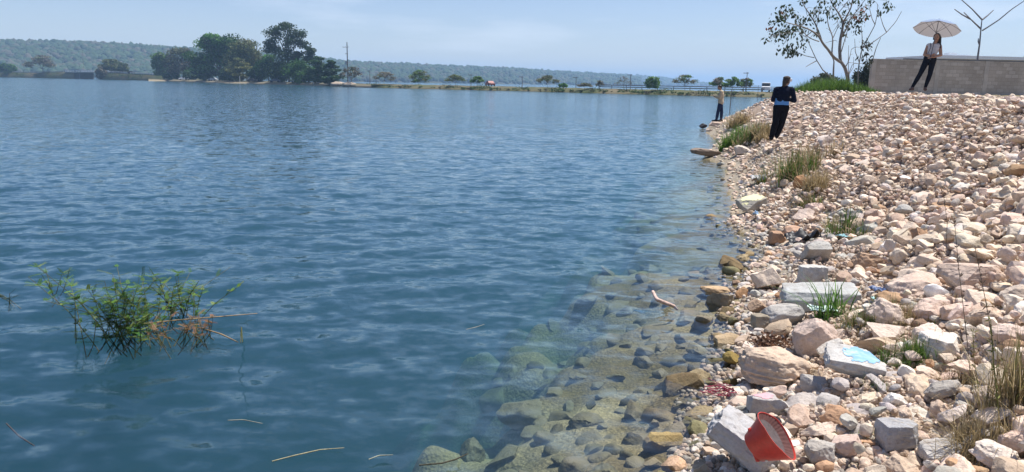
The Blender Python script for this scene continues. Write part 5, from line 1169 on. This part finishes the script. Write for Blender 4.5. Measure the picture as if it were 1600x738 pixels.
def lathe(mb, prof, n=72, tint=None, rip=None, arc=None):
    V = []
    for (rad_, h_) in prof:
        for j in range(n):
            th = 2 * math.pi * j / n; q = rad_ * (1 + (rip(th, rad_) if rip else 0)); V.append((b1 * math.cos(th) + b2 * math.sin(th)) * q + axb * h_)
    V = [v * 1.0 + (-_U * .9 + _R * .35) * max(0.0, float(v @ (-_U * .85 + _R * .5)) - .05) * .55 + (-axb) * .35 * max(0.0, float(v @ _U) - .04) for v in V]; k = len(prof); mb.add(V, [[i * n + j, i * n + (j + 1) % n, (i + 1) * n + (j + 1) % n, (i + 1) * n + j] for i in range(k - 1) for j in range(n)], tint)
RB = 38 / FPX * dR
mb = MB(); lathe(mb, [(.001, -.155), (RB * .50, -.155), (RB * .55, -.15), (RB * .80, -.06), (RB * .98, -.004), (RB * 1.0, 0), (RB * .97, 0), (RB * .955, -.008)]); mb.build('shell', M_RED, bw, smooth=True, sharp=40)
mb = MB(); lathe(mb, [(RB * .955, -.008), (RB * .93, -.010), (RB * .74, -.034), (RB * .70, -.036), (RB * .3, -.042), (.001, -.043)], 144, (.11, .088, .088), lambda th, r_: 0)  # mud tone darkened to stand in for shade inside the bowl
V = mb.V[0]; mb.T[0] = mb.T[0].copy(); mb.T[0][:3 * 144] = (.12, .055, .05)
for j in range(144): V[2 * 144 + j] += axb * .0013 * (1 if (j // 2) % 2 else -1); V[1 * 144 + j] += axb * .0013 * (1 if (j // 2) % 2 else -1)
M_MUD = m_tint('dried_mud', .85, 40, .25, .4, .004); mb.build('muddy_inside', M_MUD, bw, smooth=True)
hd0 = -axb * .11 - _R * RB * .42 - _U * RB * .1; mb = MB()
s1 = -axb * .085 - _R * RB * .55 * .7 + _U * RB * .45; s2 = -axb * .085 - _U * RB * .80 - _R * RB * .1
mb.tube(curve3([s1, s1 - _R * .025 + _U * .0, (s1 + s2) / 2 - _R * .035 - _U * .01, s2 - _R * .02 - _U * .008, s2], 5), .008, 8); mb.build('handle', M_RED, bw, smooth=True)
for q in (s1 - _F * .03 + _R * .02, s2 - _F * .025 + _R * .02, s2 - _F * .02 + _R * .05 + _U * .02):
    mb = MB(); mb.ico(q, (.008, .008, .008), 2, (.7, .66, .6)); mb.build('rivet', M_PAINT, bw, smooth=True)

# pink cord snagged at the waterline
cp = hit(1133, 625); dC = float((cp - CAMP) @ _F); mb = MB(); g = np.random.default_rng(3)
for k in range(24):
    pts = [A([0, 0, .03]) + g.normal(size=3) * .016]
    for q in range(7): pts.append(pts[-1] + A([-.022 if k < 14 else .004, 0, 0 if k < 14 else -.012]) + g.normal(size=3) * [.011, .011, .008])
    P3 = A(pts); P3[:, 2] = np.maximum(P3[:, 2], -.0); mb.tube(curve3(P3, 2), .0028, 4, A((.30, .02, .06)) * g.uniform(.6, 1.3))
tag(mb.build('frayed_cord', M_PAINT, smooth=True, loc=cp + A([.02, -.03, .05])), 'frayed pinkish red cord tangled on wet rocks at the waterline', 'cord')
# crumpled sheets and shards
def sheet(name, label, cat, px, py, w, h, tint, crumple=.25, seed=1, lift=.02, rough=None, flat=.0):
    P = hit(px, py); d = float((P - CAMP) @ _F); m = d / FPX; n = 22; u, v = np.meshgrid(np.linspace(-.5, .5, n), np.linspace(-.5, .5, n)); W_, H_ = w * m, h * m * 1.6
    edge = 1 + .25 * n2(np.arctan2(v, u), u * 0, 1.1, seed); X = u * W_ * edge; Y = v * H_ * edge; Z = crumple * W_ * .5 * (n2(u, v, 3.2, seed) + .3 * n2(u, v, 9, seed + 1)) + lift
    V = np.stack([X, Y, Z], -1).reshape(-1, 3); i = np.arange(n - 1)[:, None] * n; j = np.arange(n - 1)[None]; F = np.stack([i + j, i + j + 1, i + n + j + 1, i + n + j], -1).reshape(-1, 4); mb = MB(); mb.add(V, F, tint); mb.add((V - [0, 0, .003])[::-1], (len(V) - 1 - F)[:, ::-1] * 1, tint)
    tag(mb.build(name, M_PAINT, smooth=True, loc=P + A([0, 0, .05])), label, cat)
sheet('plastic_sheet', 'crumpled black plastic sheet between peach rock and square slab', 'plastic sheet', 1254, 384, 52, 22, (.03, .03, .034), .4, 3, .06)
sheet('plastic_scrap', 'small turquoise plastic scrap on rubble right of the square slab', 'litter', 1317, 383, 20, 10, (.22, .42, .45), .3, 5, .06)
sheet('plastic_scrap', 'pale turquoise scrap by the reed-like green clump', 'litter', 1372, 490, 22, 12, (.42, .68, .66), .2, 6, .08)
sheet('plastic_scrap', 'dark blue crumpled wrapper above the pale turquoise scrap', 'litter', 1369, 474, 18, 16, (.12, .16, .28), .5, 7, .08)
sheet('plastic_scrap', 'mint green shard half under the long pale slab', 'litter', 1282, 503, 44, 16, (.42, .54, .50), .15, 8, .07)
sheet('plastic_scrap', 'grey white sheet of plastic leaning below the yellow-topped slab', 'litter', 1183, 288, 20, 16, (.42, .42, .43), .5, 9, .08)
sheet('plastic_scrap', 'light blue bottle piece on rocks below the yellow-topped slab', 'litter', 1180, 346, 11, 9, (.22, .34, .48), .5, 10, .08)
# heap of rusty dead weed at the waterline
hp = hit(1207, 545); mb = MB(); g = np.random.default_rng(6)
for k in range(260):
    b = g.normal(size=3) * [.07, .08, .03] + [0, 0, .05]; dv = g.normal(size=3) * [1, 1, .6]; dv /= np.linalg.norm(dv); l = g.uniform(.03, .09); e = np.cross(dv, g.normal(size=3)); e /= np.linalg.norm(e)
    mb.add([b, b + dv * l * .5 + e * .010, b + dv * l, b + dv * l * .5 - e * .010], [[0, 1, 2, 3]], A((.16, .085, .05)) * g.uniform(.5, 1.6))
tag(mb.build('dead_weed_heap', M_GRASS, loc=hp), 'rusty brown heap of dead weed behind the layered boulder', 'dead weed')
